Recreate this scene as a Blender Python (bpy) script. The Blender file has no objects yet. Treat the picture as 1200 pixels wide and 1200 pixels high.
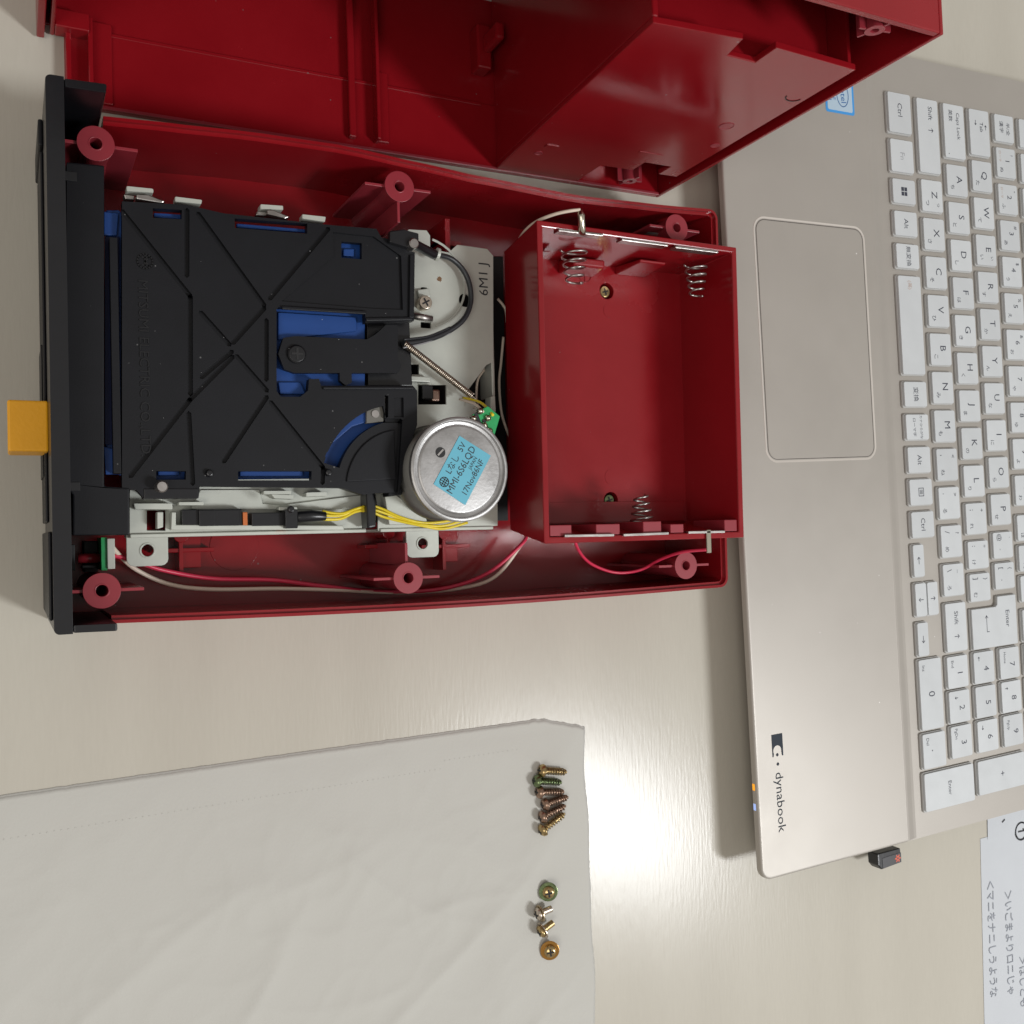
import bpy, bmesh, math, random
from math import radians as R, sin, cos, pi
from mathutils import Vector, Matrix, noise
from mathutils.geometry import tessellate_polygon
random.seed(7)
S = 0.001                                   # everything below is written in millimetres
sc = bpy.context.scene
COL = sc.collection

# ------------------------------------------------------------------ camera
cam = bpy.data.cameras.new('camera'); co = bpy.data.objects.new('camera', cam); COL.objects.link(co)
cam.sensor_width = 36; cam.lens = 36*1175/1200; cam.clip_start = 0.01; cam.clip_end = 20
rt = Vector((0.89377815, -0.02468786, 0.44782936)); up = Vector((0.01364872, 0.99951862, 0.02786117))
fw = Vector((0.44830162, 0.0187894, -0.89368485))
m = Matrix((rt, up, -fw)).transposed().to_4x4(); m.translation = Vector((0, 0, 364*S)); co.matrix_world = m
sc.camera = co

# ------------------------------------------------------------------ light: an indoor ceiling lamp and a dim room
w = bpy.data.worlds.new('World'); sc.world = w; w.use_nodes = True
bg = w.node_tree.nodes['Background']; bg.inputs[0].default_value = (0.97, 0.91, 0.85, 1); bg.inputs[1].default_value = 0.43
def area(name, d, dist, size, power, colr):
    l = bpy.data.lights.new(name, 'AREA'); l.shape = 'ELLIPSE'; l.size = size; l.size_y = size*(1.9 if dist < 2 else 1); l.energy = power; l.color = colr
    o = bpy.data.objects.new(name, l); COL.objects.link(o)
    d = Vector(d).normalized(); o.location = Vector((0.208, -0.122, 0)) + d*dist
    o.rotation_euler = d.to_track_quat('Z', 'Y').to_euler()
area('ceiling_lamp', (0.489, -0.268, 0.828), 1.6, 0.23, 15.6, (0.97, 0.985, 1.0))
area('far_ceiling_lamp', (-0.55, -0.22, 0.82), 2.2, 1.0, 11, (1.0, 0.95, 0.88))
sc.view_settings.view_transform = 'Standard'; sc.view_settings.look = 'None'
sc.view_settings.exposure = 0.0; sc.view_settings.gamma = 1

# ------------------------------------------------------------------ materials
def mat(name, col, rough=0.5, metal=0.0, spec=0.5, var=0.0, vscale=30, bump=0.0, bscale=400, coat=0, stretch=None, rvar=0.0, trans=0, speck=None, orand=0):
    M = bpy.data.materials.new(name); M.use_nodes = True; nt = M.node_tree; N = nt.nodes; Lk = nt.links
    b = N['Principled BSDF']
    b.inputs['Base Color'].default_value = (*col, 1); b.inputs['Roughness'].default_value = rough
    b.inputs['Metallic'].default_value = metal; b.inputs['Specular IOR Level'].default_value = spec
    b.inputs['Coat Weight'].default_value = coat
    if trans: b.inputs['Transmission Weight'].default_value = trans
    tc = N.new('ShaderNodeTexCoord'); mp = N.new('ShaderNodeMapping'); Lk.new(tc.outputs['Object'], mp.inputs[0])
    if stretch: mp.inputs['Scale'].default_value = stretch
    if var or rvar:
        n = N.new('ShaderNodeTexNoise'); n.inputs['Scale'].default_value = vscale; n.inputs['Detail'].default_value = 6
        n.inputs['Roughness'].default_value = 0.6
        Lk.new(mp.outputs[0], n.inputs['Vector'])
        if var:
            mr = N.new('ShaderNodeMapRange'); mr.inputs[1].default_value = .3; mr.inputs[2].default_value = .7
            mr.inputs[3].default_value = 1-var; mr.inputs[4].default_value = 1+var; Lk.new(n.outputs[0], mr.inputs[0])
            mx = N.new('ShaderNodeVectorMath'); mx.operation = 'SCALE'; mx.inputs[0].default_value = col
            Lk.new(mr.outputs[0], mx.inputs['Scale']); Lk.new(mx.outputs[0], b.inputs['Base Color'])
        if rvar:
            mr = N.new('ShaderNodeMapRange'); mr.inputs[1].default_value = .3; mr.inputs[2].default_value = .7
            mr.inputs[3].default_value = max(.02, rough-rvar); mr.inputs[4].default_value = rough+rvar
            Lk.new(n.outputs[0], mr.inputs[0]); Lk.new(mr.outputs[0], b.inputs['Roughness'])
    if orand:                                  # each piece a slightly different tone
        oi = N.new('ShaderNodeObjectInfo'); mr = N.new('ShaderNodeMapRange'); mr.inputs[3].default_value = 1-orand; mr.inputs[4].default_value = 1+orand
        Lk.new(oi.outputs['Random'], mr.inputs[0]); v = N.new('ShaderNodeVectorMath'); v.operation = 'SCALE'; v.inputs[0].default_value = col
        if b.inputs['Base Color'].links: Lk.new(b.inputs['Base Color'].links[0].from_socket, v.inputs[0])
        Lk.new(mr.outputs[0], v.inputs['Scale']); Lk.new(v.outputs[0], b.inputs['Base Color'])
    if speck:                                  # sparse dust grains
        vo = N.new('ShaderNodeTexVoronoi'); vo.inputs['Scale'].default_value = speck[0]; Lk.new(tc.outputs['Object'], vo.inputs['Vector'])
        sp = N.new('ShaderNodeSeparateColor'); Lk.new(vo.outputs['Color'], sp.inputs[0])
        ra = N.new('ShaderNodeMath'); ra.operation = 'MULTIPLY'; ra.inputs[1].default_value = speck[1]*3.4; Lk.new(sp.outputs[0], ra.inputs[0])
        lt = N.new('ShaderNodeMath'); lt.operation = 'LESS_THAN'; Lk.new(vo.outputs['Distance'], lt.inputs[0]); Lk.new(ra.outputs[0], lt.inputs[1])
        mx2 = N.new('ShaderNodeMix'); mx2.data_type = 'RGBA'; Lk.new(lt.outputs[0], mx2.inputs[0]); mx2.inputs[6].default_value = (*col, 1)
        if b.inputs['Base Color'].links: Lk.new(b.inputs['Base Color'].links[0].from_socket, mx2.inputs[6])
        mx2.inputs[7].default_value = tuple(min(1, c*.5+speck[2]) for c in col)+(1,)
        Lk.new(mx2.outputs[2], b.inputs['Base Color'])
    if bump:
        n2 = N.new('ShaderNodeTexNoise'); n2.inputs['Scale'].default_value = bscale; n2.inputs['Detail'].default_value = 3
        Lk.new(mp.outputs[0], n2.inputs['Vector'])
        bp = N.new('ShaderNodeBump'); bp.inputs['Strength'].default_value = bump; bp.inputs['Distance'].default_value = 0.0004
        Lk.new(n2.outputs[0], bp.inputs['Height']); Lk.new(bp.outputs[0], b.inputs['Normal'])
    return M
def emit(name, col, e):
    M = mat(name, col, .3); b = M.node_tree.nodes['Principled BSDF']
    b.inputs['Emission Color'].default_value = (*col, 1); b.inputs['Emission Strength'].default_value = e
    return M
RED = mat('red_plastic', (0.24, 0.006, 0.0105), 0.21, speck=(130, .016, .09), var=.10, vscale=18, bump=.06, bscale=200, rvar=.09)
REDT = mat('red_plastic_edge', (0.27, 0.026, 0.038), 0.34, var=.06, vscale=60)
BLK = mat('black_plastic', (0.007, 0.0075, 0.0098), 0.44, spec=.27, speck=(170, .018, .10), var=.15, vscale=60, bump=.08, bscale=2600)
BLK2 = mat('black_plastic_smooth', (0.007, 0.0075, 0.0095), 0.32, var=.1, vscale=90, bump=.08, bscale=500)
DARK = mat('dark_recess_plastic', (0.008, 0.008, 0.009), 0.6)
BLUE = mat('blue_plastic', (0.013, 0.055, 0.22), 0.42, spec=.3, var=.08, vscale=60)
ZINC = mat('zinc_sheet', (0.50, 0.52, 0.47), 0.48, metal=.25, var=.10, vscale=45, bump=.05, bscale=700)
STEEL = mat('steel', (0.42, 0.40, 0.38), 0.36, metal=1, var=.10, vscale=150, rvar=.1)
MOTORM = mat('motor_can_steel', (0.40, 0.395, 0.39), 0.42, metal=.85, var=.08, vscale=120, rvar=.12, bump=.1, bscale=800)
ORANGE = mat('orange_plastic', (0.90, 0.42, 0.012), 0.45, var=.06, vscale=80, bump=.15, bscale=900)
COPPER = mat('copper', (0.55, 0.16, 0.05), 0.4, metal=.5)
GREEN = mat('green_circuit_board', (0.02, 0.33, 0.10), 0.35, var=.2, vscale=200)
SOLDER = mat('solder', (0.55, 0.52, 0.42), 0.22, metal=1)
CYAN = mat('cyan_sticker', (0.12, 0.43, 0.56), 0.5, var=.05, vscale=100)
INK = mat('black_ink', (0.02, 0.022, 0.028), 0.5)
WIRER = mat('red_wire', (0.62, 0.03, 0.08), 0.35); WIREW = mat('white_wire', (0.78, 0.66, 0.55), 0.4)
WIREY = mat('yellow_wire', (0.72, 0.56, 0.02), 0.35); WIREB = mat('black_cable', (0.02, 0.022, 0.025), 0.4)
BRASS = mat('yellow_zinc_screw', (0.42, 0.31, 0.15), 0.28, metal=1, var=.4, vscale=600)
BRGRN = mat('greenish_zinc_screw', (0.17, 0.22, 0.11), 0.30, metal=1, var=.4, vscale=600)
BRPUR = mat('purplish_zinc_screw', (0.34, 0.23, 0.17), 0.30, metal=1, var=.4, vscale=600)
NICK = mat('nickel_screw', (0.55, 0.48, 0.40), 0.3, metal=1, var=.2, vscale=500)
LAP = mat('champagne_laptop_paint', (0.395, 0.37, 0.335), 0.44, speck=(90, .010, .50), rvar=.04, metal=.32, var=.02, vscale=25, bump=.05, bscale=2500)
LAPE = mat('polished_bevel', (0.66, 0.62, 0.57), 0.3, metal=.35)
WELL = mat('keyboard_well', (0.30, 0.27, 0.25), 0.5, metal=.3, bump=.05, bscale=2500)
KEY = mat('white_key', (0.53, 0.555, 0.57), 0.40, orand=.05, rvar=.08, var=.02, vscale=100, bump=.06, bscale=2500)
KEYS = mat('key_skirt', (0.44, 0.44, 0.43), 0.4)
KINK = mat('key_legend_ink', (0.035, 0.04, 0.06), 0.6); KGREY = mat('grey_legend_ink', (0.30, 0.31, 0.33), 0.6)
KRED = mat('brown_legend_ink', (0.42, 0.30, 0.24), 0.6)
LOGO = mat('logo_ink', (0.03, 0.038, 0.05), 0.6, spec=.15)
STB = mat('sticker_blue', (0.05, 0.30, 0.70), 0.35); STW = mat('sticker_silver', (0.42, 0.55, 0.66), 0.35)
PAPER = mat('paper', (0.52, 0.545, 0.575), 0.8, var=.02, vscale=40, bump=.1, bscale=600)
PENCIL = mat('pencil', (0.27, 0.29, 0.33), 0.8)
LEDA = emit('amber_led', (0.9, 0.36, 0.01), 0.7); LEDB = emit('blue_led', (0.35, 0.48, 0.9), 0.6)
REDMK = mat('red_mark', (0.62, 0.10, 0.05), 0.5)

# table: pale wood-print laminate with fine grain running away from the sitter
TAB = bpy.data.materials.new('pale_laminate'); TAB.use_nodes = True
nt = TAB.node_tree; N = nt.nodes; Lk = nt.links; b = N['Principled BSDF']
tc = N.new('ShaderNodeTexCoord')
mp = N.new('ShaderNodeMapping'); mp.inputs['Scale'].default_value = (1.0, 0.13, 1); mp.inputs['Rotation'].default_value = (0, 0, R(-2)); Lk.new(tc.outputs['Object'], mp.inputs[0])
n1 = N.new('ShaderNodeTexNoise'); n1.inputs['Scale'].default_value = 900; n1.inputs['Detail'].default_value = 5; Lk.new(mp.outputs[0], n1.inputs['Vector'])
n2 = N.new('ShaderNodeTexNoise'); n2.inputs['Scale'].default_value = 40; n2.inputs['Detail'].default_value = 5; Lk.new(mp.outputs[0], n2.inputs['Vector'])
n3 = N.new('ShaderNodeTexNoise'); n3.inputs['Scale'].default_value = 9; Lk.new(tc.outputs['Object'], n3.inputs['Vector'])
cr = N.new('ShaderNodeValToRGB'); cr.color_ramp.elements[0].position = .30; cr.color_ramp.elements[1].position = .72
cr.color_ramp.elements[0].color = (0.455, 0.43, 0.37, 1); cr.color_ramp.elements[1].color = (0.51, 0.485, 0.42, 1)
ad = N.new('ShaderNodeMath'); ad.operation = 'MULTIPLY_ADD'; ad.inputs[1].default_value = .26
Lk.new(n1.outputs[0], ad.inputs[0]); 
ml = N.new('ShaderNodeMath'); ml.operation = 'MULTIPLY_ADD'; ml.inputs[1].default_value = .50
ml2 = N.new('ShaderNodeMath'); ml2.operation = 'MULTIPLY'; ml2.inputs[1].default_value = .24; Lk.new(n3.outputs[0], ml2.inputs[0])
Lk.new(n2.outputs[0], ml.inputs[0]); Lk.new(ml2.outputs[0], ml.inputs[2]); Lk.new(ml.outputs[0], ad.inputs[2])
Lk.new(ad.outputs[0], cr.inputs[0]); Lk.new(cr.outputs[0], b.inputs['Base Color'])
b.inputs['Roughness'].default_value = 0.215; b.inputs['Specular IOR Level'].default_value = 0.26
bp = N.new('ShaderNodeBump'); bp.inputs['Strength'].default_value = .22; bp.inputs['Distance'].default_value = .0002
Lk.new(n1.outputs[0], bp.inputs['Height']); Lk.new(bp.outputs[0], b.inputs['Normal'])

# tissue: thin soft paper
TIS = bpy.data.materials.new('tissue_paper'); TIS.use_nodes = True
nt = TIS.node_tree; N = nt.nodes; Lk = nt.links; b = N['Principled BSDF']
b.inputs['Base Color'].default_value = (0.50, 0.495, 0.46, 1); b.inputs['Roughness'].default_value = .95; b.inputs['Specular IOR Level'].default_value = .15
b.inputs['Sheen Weight'].default_value = .2
tc = N.new('ShaderNodeTexCoord'); n1 = N.new('ShaderNodeTexNoise'); n1.inputs['Scale'].default_value = 900; n1.inputs['Detail'].default_value = 5
Lk.new(tc.outputs['Object'], n1.inputs['Vector']); bp = N.new('ShaderNodeBump'); bp.inputs['Strength'].default_value = .25; bp.inputs['Distance'].default_value = .0003
Lk.new(n1.outputs[0], bp.inputs['Height'])
mp = N.new('ShaderNodeMapping'); mp.inputs['Rotation'].default_value = (0, 0, R(35)); mp.inputs['Scale'].default_value = (1, .35, 1); Lk.new(tc.outputs['Object'], mp.inputs[0])
n4 = N.new('ShaderNodeTexNoise'); n4.noise_type = 'RIDGED_MULTIFRACTAL'; n4.inputs['Scale'].default_value = 28; n4.inputs['Detail'].default_value = 4; Lk.new(mp.outputs[0], n4.inputs['Vector'])
bp2 = N.new('ShaderNodeBump'); bp2.inputs['Strength'].default_value = .30; bp2.inputs['Distance'].default_value = .0022
Lk.new(n4.outputs[0], bp2.inputs['Height']); Lk.new(bp.outputs[0], bp2.inputs['Normal']); Lk.new(bp2.outputs[0], b.inputs['Normal'])

# ------------------------------------------------------------------ helpers
ORG = {}
def thing(name, label, cat, loc=(0, 0, 0), rz=0, group=None, kind=None):
    o = bpy.data.objects.new(name, None); COL.objects.link(o); o.empty_display_size = .01
    o.location = Vector(loc)*S; o.rotation_euler = (0, 0, rz); o['label'] = label; o['category'] = cat
    if group: o['group'] = group
    ORG[o.name] = Vector(loc)
    return o
class MB:
    def __init__(s): s.v = []; s.f = []; s.sm = []; s.mi = []; s.m = 0
    def add(s, vs, fs, smooth=False):
        k = len(s.v); s.v += [Vector(v) for v in vs]
        for f in fs: s.f.append([k+i for i in f]); s.sm.append(smooth); s.mi.append(s.m)
        return s
    def box(s, x0, y0, z0, x1, y1, z1, rz=0, taper=0):
        x0, x1 = min(x0, x1), max(x0, x1); y0, y1 = min(y0, y1), max(y0, y1)
        cx, cy = (x0+x1)/2, (y0+y1)/2; t = taper; vs = []
        for z, d in ((z0, 0), (z1, t)):
            for x, y in ((x0+d, y0+d), (x1-d, y0+d), (x1-d, y1-d), (x0+d, y1-d)):
                dx, dy = x-cx, y-cy
                vs.append((cx+dx*cos(rz)-dy*sin(rz), cy+dx*sin(rz)+dy*cos(rz), z))
        return s.add(vs, [(3, 2, 1, 0), (4, 5, 6, 7), (0, 1, 5, 4), (1, 2, 6, 5), (2, 3, 7, 6), (3, 0, 4, 7)])
    def prism(s, loops, z0, z1):
        """extruded outline, further loops are openings"""
        if not isinstance(loops[0][0], (tuple, list, Vector)): loops = [loops]
        def area2(l): return sum(l[i][0]*l[(i+1) % len(l)][1]-l[(i+1) % len(l)][0]*l[i][1] for i in range(len(l)))
        L2 = []
        for i, l in enumerate(loops):
            l = [tuple(p[:2]) for p in l]
            if (area2(l) > 0) != (i == 0): l = l[::-1]
            L2.append(l)
        flat = [p for l in L2 for p in l]; n = len(flat)
        tris = tessellate_polygon([[Vector((x, y, 0)) for x, y in l] for l in L2])
        vs = [(x, y, z0) for x, y in flat]+[(x, y, z1) for x, y in flat]; fs = []
        for a, b_, c in tris:
            A, B, C = flat[a], flat[b_], flat[c]
            if (B[0]-A[0])*(C[1]-A[1])-(B[1]-A[1])*(C[0]-A[0]) < 0: b_, c = c, b_
            fs.append((a+n, b_+n, c+n)); fs.append((c, b_, a))
        k = 0
        for l in L2:
            q = len(l)
            for i in range(q):
                j = (i+1) % q; fs.append((k+i, k+j, k+j+n, k+i+n))
            k += q
        return s.add(vs, fs)
    def tube(s, pts, r, seg=8, smooth=True, cap=True, sub=0):
        pts = [Vector(p) for p in pts]
        if sub: pts = spline(pts, sub)
        n = len(pts); rs = list(r) if isinstance(r, (list, tuple)) else [r]*n
        if len(rs) != n: rs = [rs[min(int(i*(len(rs)-1)/(n-1)+.5), len(rs)-1)] for i in range(n)]
        t0 = (pts[1]-pts[0]).normalized(); u = t0.orthogonal().normalized(); vs = []
        for i, p in enumerate(pts):
            t = (pts[min(i+1, n-1)]-pts[max(i-1, 0)]).normalized()
            u = (u-t*u.dot(t)).normalized(); v = t.cross(u)
            for k in range(seg):
                a = 2*pi*k/seg; vs.append(p+(u*cos(a)+v*sin(a))*rs[i])
        fs = [(i*seg+k, i*seg+(k+1) % seg, (i+1)*seg+(k+1) % seg, (i+1)*seg+k) for i in range(n-1) for k in range(seg)]
        s.add(vs, fs, smooth)
        if cap: 
            s.add(vs[:seg], [tuple(range(seg))[::-1]]); s.add(vs[-seg:], [tuple(range(seg))])
        return s
    def lathe(s, prof, c=(0, 0, 0), seg=40, axis=None, smooth=False, caps=True):
        """prof = [(r, z)...] turned about an axis through c; smooth per call"""
        A = Vector(axis).normalized().to_track_quat('Z', 'Y').to_matrix() if axis else Matrix.Identity(3)
        c = Vector(c); vs = []
        for r, z in prof:
            for k in range(seg):
                a = 2*pi*k/seg; vs.append(c+A@Vector((r*cos(a), r*sin(a), z)))
        fs = [(i*seg+k, i*seg+(k+1) % seg, (i+1)*seg+(k+1) % seg, (i+1)*seg+k) for i in range(len(prof)-1) for k in range(seg)]
        s.add(vs, fs, smooth)
        if not caps: return s
        if prof[0][0] > 1e-6: s.add(vs[:seg], [tuple(range(seg))[::-1]])
        if prof[-1][0] > 1e-6: s.add(vs[-seg:], [tuple(range(seg))])
        return s
    def ring(s, r0, r1, z0, z1, c, seg=36):
        s.prism([circ(c[0], c[1], r1, seg), circ(c[0], c[1], r0, seg)], z0, z1); return s
    def build(s, name, mats, parent=None, bev=0.0, bseg=2, xf=None, smooth_angle=None):
        me = bpy.data.meshes.new(name)
        org = ORG.get(parent.name, Vector()) if parent else Vector()
        vs = s.v
        if xf: vs = [xf@v for v in vs]
        me.from_pydata([tuple((v-org)*S) for v in vs], [], s.f)
        if not isinstance(mats, (list, tuple)): mats = [mats]
        for M in mats: me.materials.append(M)
        for i, p in enumerate(me.polygons): p.use_smooth = s.sm[i]; p.material_index = s.mi[i]
        me.validate(); me.update()
        bm = bmesh.new(); bm.from_mesh(me); bmesh.ops.remove_doubles(bm, verts=bm.verts, dist=1e-7); bm.to_mesh(me); bm.free()
        o = bpy.data.objects.new(name, me); COL.objects.link(o)
        if parent: o.parent = parent; ORG[o.name] = org
        if bev:
            md = o.modifiers.new('bevel', 'BEVEL'); md.width = bev*S; md.segments = bseg; md.limit_method = 'ANGLE'; md.angle_limit = R(35)
            md.harden_normals = False
        return o
def spline(p, n):
    out = []
    for i in range(len(p)-1):
        a = p[max(i-1, 0)]; b_ = p[i]; c = p[i+1]; d = p[min(i+2, len(p)-1)]
        for k in range(n):
            t = k/n; out.append(.5*((2*b_)+(c-a)*t+(2*a-5*b_+4*c-d)*t*t+(3*b_-a-3*c+d)*t**3))
    out.append(p[-1]); return out
def circ(x, y, r, n=24, a0=0): return [(x+r*cos(a0+2*pi*k/n), y+r*sin(a0+2*pi*k/n)) for k in range(n)]
def rrect(x0, y0, x1, y1, r, n=5):
    x0, x1 = min(x0, x1), max(x0, x1); y0, y1 = min(y0, y1), max(y0, y1); o = []
    rr = r if isinstance(r, (list, tuple)) else [r]*4           # (x0y0, x1y0, x1y1, x0y1)
    for (cx, cy, a), q in zip(((x0, y0, pi), (x1, y0, 1.5*pi), (x1, y1, 0), (x0, y1, .5*pi)), rr):
        sx = 1 if cx == x0 else -1; sy = 1 if cy == y0 else -1
        if q <= 0: o.append((cx, cy)); continue
        for k in range(n+1):
            t = a+.5*pi*k/n; o.append((cx+sx*q+q*cos(t), cy+sy*q+q*sin(t)))
    return o
def z3(pts, z): return [(p[0], p[1], z) for p in pts]
def tag(o, **k):
    for a, b_ in k.items(): o[a] = b_
    return o
def text_into(mb, body, size, x, y, z, rot=0, ext=0.0, align='CENTER', sx=1.0, bold=0.0):
    bold = 0
    cu = bpy.data.curves.new('t', 'FONT'); cu.body = body; cu.size = size; cu.align_x = align; cu.align_y = 'CENTER' if align == 'CENTER' else 'BOTTOM_BASELINE'
    cu.offset = bold; cu.resolution_u = 2; cu.extrude = ext
    o = bpy.data.objects.new('t', cu); COL.objects.link(o); bpy.context.view_layer.update()
    me = bpy.data.meshes.new_from_object(o.evaluated_get(bpy.context.evaluated_depsgraph_get()))
    c, s_ = cos(rot), sin(rot)
    vs = [(x+v.co.x*sx*c-v.co.y*s_, y+v.co.x*sx*s_+v.co.y*c, z+v.co.z) for v in me.vertices]
    mb.add(vs, [tuple(p.vertices) for p in me.polygons])
    bpy.data.objects.remove(o); bpy.data.curves.remove(cu); bpy.data.meshes.remove(me)
    return mb
def strokes(mb, segs, w, z, x=0, y=0, sc_=1, rot=0, h=0.03):
    c, s_ = cos(rot), sin(rot)
    for pl in segs:
        P = [Vector((x+(a*c-b_*s_)*sc_, y+(a*s_+b_*c)*sc_)) for a, b_ in pl]
        for A, B in zip(P, P[1:]):
            d = (B-A); 
            if d.length < 1e-6: continue
            n = Vector((-d.y, d.x)).normalized()*w/2; e = d.normalized()*w*.3
            mb.add([(*(A-n-e), z), (*(B-n+e), z), (*(B+n+e), z), (*(A+n-e), z)], [(0, 1, 2, 3)])
    return mb

# ================================================================== table
t = MB(); t.box(-900, -700, -25, 1100, 900, 0)
tb = t.build('table_top', TAB); tb['kind'] = 'structure'

# ================================================================== lower case of the disk drive
case = thing('drive_case', 'open red plastic case tray lying flat with black front bezel and mechanism inside', 'case', (134, 51, 0))
X0, X1, Y0, Y1 = 17.0, 258.0, -24.8, 127.8
def hi_y(x):                                # the rear wall is warped: it bulges near the bezel
    T = [(17, 128.0), (27, 128.2), (46, 129.2), (73, 130.4), (101, 130.6), (131, 128.6), (150, 127.2), (193, 125.4), (225, 126.4), (258, 127.8)]
    for (a, c), (e, g) in zip(T, T[1:]):
        if x <= e: u = (x-a)/(e-a); u = u*u*(3-2*u)*.5+u*.5; return c+(g-c)*u
    return T[-1][1]
MB().prism([(X0, Y0+.6), (60, Y0), (140, Y0-1.2), (200, Y0-.6), (X1-4, Y0+.4), (X1-.6, Y0+4), (X1-.6, Y1-4), (X1-4, Y1-.8)]+[(x, hi_y(x)-.4) for x in (225, 193, 150, 131, 101, 73, 46, 27, X0)], 0, 2.6).build('floor', RED, case, .3)
wl = MB()
def ringpoly(i): return rrect(X0-.01, Y0+i, X1-i, Y1-i, [0, max(4-i, .5), max(4-i, .5), 0])
def uwall(i0, i1, z0, z1):      # three-sided wall, open towards the bezel
    XW = 27.0; n = 28
    def side(i):
        c = rrect(XW, Y0+i, X1-i, Y1-i, [0, max(4-i, .6), max(4-i, .6), 0])
        lo = [(XW+(X1-6-XW)*k/n, Y0+i-1.6*sin(pi*k/n)) for k in range(n)]; hi = [(XW+(X1-6-XW)*k/n, hi_y(XW+(X1-6-XW)*k/n)-i) for k in range(n)][::-1]
        return lo+c[1:-1]+hi
    return side(i0)+side(i1)[::-1]
MB().prism(uwall(0, 2.4, 0, 0), 2.61, 40.6).build('side_wall', RED, case, .35)
MB().prism(uwall(.15, 1.15, 0, 0), 40.61, 42).build('rim', RED, case, .2)
# screw posts with gusset ribs
for (px, py, gy) in ((24.8, 119.4, 0), (121.4, 119.2, -1), (237.5, 118.2, 0), (24.4, -14.8, 0), (121.4, -15.2, 1), (237.4, -15.3, 0)):
    p = MB(); p.lathe([(4.9, 2.6), (4.2, 30), (5.1, 41.2), (5.35, 42), (1.75, 42), (1.6, 12), (0.01, 12)], (px, py, 0), 36)
    p.lathe([(2.2, 42.0), (2.2, 42.12), (1.78, 42.12), (1.7, 41.5)], (px, py, 0), 30, caps=False)
    po = p.build('screw_post', REDT, case, .15)
    g = MB(); g.box(px-12, py-.5, 2.6, px-4.2, py+.5, 40.8); g.box(px+4.2, py-.5, 2.6, px+12, py+.5, 40.8)
    if gy: g.box(px-.5, py+gy*4.4, 2.6, px+.5, py+gy*12, 40.6)
    g.build('gusset', REDT, po, .15)
# small posts, crosses and rings moulded on the floor
for (ax, ay) in [(51.5, -3.8), (125.1, -4.5), (147.2, -5.2)]:
    fl = MB(); fl.box(ax-9, ay-.7, 2.6, ax+11, ay+.7, 12); fl.box(ax-.7, ay-9, 2.6, ax+.7, ay+6, 12.5)
    fl.lathe([(2.4, 2.6), (2.4, 13), (0.01, 13)], (ax, ay+5, 0), 20)
    fl.box(ax+.6, ay-6, 2.6, ax+7, ay+7, 9); fl.build('floor_rib', RED, case, .2)
for (ax, ay) in [(71.1, -3)]: fl = MB(); fl.lathe([(8.6, 2.6), (8.5, 2.85), (8.0, 2.85), (.01, 2.8)], (ax, ay, 0), 40); fl.build('floor_disc', RED, case)
for (ax, ay) in [(145, 108)]: fl = MB(); fl.box(ax-1, ay-6, 2.6, ax+1, ay+7, 28); fl.box(ax-1, ay-1, 2.6, ax+8, ay+1, 22)
fl.build('floor_rib', RED, case, .2)
# black bezel
bz = MB()
bz.prism(rrect(10.6, -25.6, 15.4, 130.4, [1.5, 0, 0, 1.5]), 0.4, 60)
bz.build('bezel', BLK2, case, 1.0, 3)
for q in ([(15.42, 130.2), (26.7, 130.6), (26.4, 128.0), (15.42, 127.8)], [(15.42, -25.4), (27, -25.6), (27, -23.4), (15.42, -23.2)]):
    bw = MB(); bw.prism(q, 2.7, 59.4); bw.build('bezel_wing', BLK2, case, .5)
for q in ((9.7, 6, 4, 10.58, 117, 36), (9.3, 20, 8, 9.68, 60, 30), (9.6, -22, 2, 10.58, 3, 56), (9.2, 118, 2, 10.58, 126, 38)):
    fr = MB(); fr.box(*q); fr.build('front_panel', BLK, case, .5)
(ax, ay), (bx, by) = [(-0.1, 41.4), (10.6, 26.5)]
eb = MB(); eb.box(ax, by, 26, 10.7, ay, 42); eb.build('eject_button', ORANGE, case, .7, 3)
# little lamp board behind the bezel
(ax, ay), (bx, by) = [(25.2, 1.1), (28.1, -9.2)]
lb = MB(); lb.box(ax+.3, by, 10, ax+2.0, ay, 27); bo = lb.build('lamp_board', GREEN, case, .1)
c_ = MB(); c_.box(ax+2.0, by+.4, 14, ax+4.2, ay-.4, 28); c_.build('wire_plug', mat('white_plug', (.55, .56, .50), .4), bo, .2)
l_ = MB(); l_.tube([(ax-6, ay-6.5, 20), (ax+.3, ay-6.5, 20)], 1.6, 14); l_.build('indicator_lamp', mat('red_lamp', (.3, .02, .03), .15), bo)
h_ = MB(); h_.box(15.5, ay-10, 3, 18, ay-2, 27); h_.box(ax-4, ay-11, 6, ax, ay-1, 17); h_.box(ax-5, ay-9.5, 17, ax-1, ay-8.6, 23); h_.build('lamp_holder', DARK, bo, .2)
# wires from the lamp board along the front wall
def wire(path, r, m_, par, name='wire', **kw):
    b_ = MB(); b_.tube(path, r, 8, sub=6); return b_.build(name, m_, par, **kw)
pts = [(28.6, -4.5), (34.6, -6.1), (45.1, -10.1), (61.6, -13.7), (81.8, -15.1), (100, -18.1), (122.3, -21.3), (146, -21.2), (163.9, -16.1), (177.1, -6), (180.9, -2.1)]
wire([(x, y, z) for (x, y), z in zip(pts, (22, 21, 17, 14, 13, 12, 12, 13, 15, 17, 16))], .75, WIRER, case)
pts = [(27.9, -0.3), (30.7, -4), (37.1, -9.8), (47.8, -15.1), (61.6, -17.4), (84.8, -18.3), (106.3, -19.9), (128.9, -21.9), (153, -21.5), (167.5, -17.6), (177.8, -6), (181.3, -2.1)]
wire([(x, y, z) for (x, y), z in zip(pts, (26, 22, 16, 13, 12, 12, 12, 12, 12, 14, 16, 16))], .75, WIREW, case)

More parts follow.
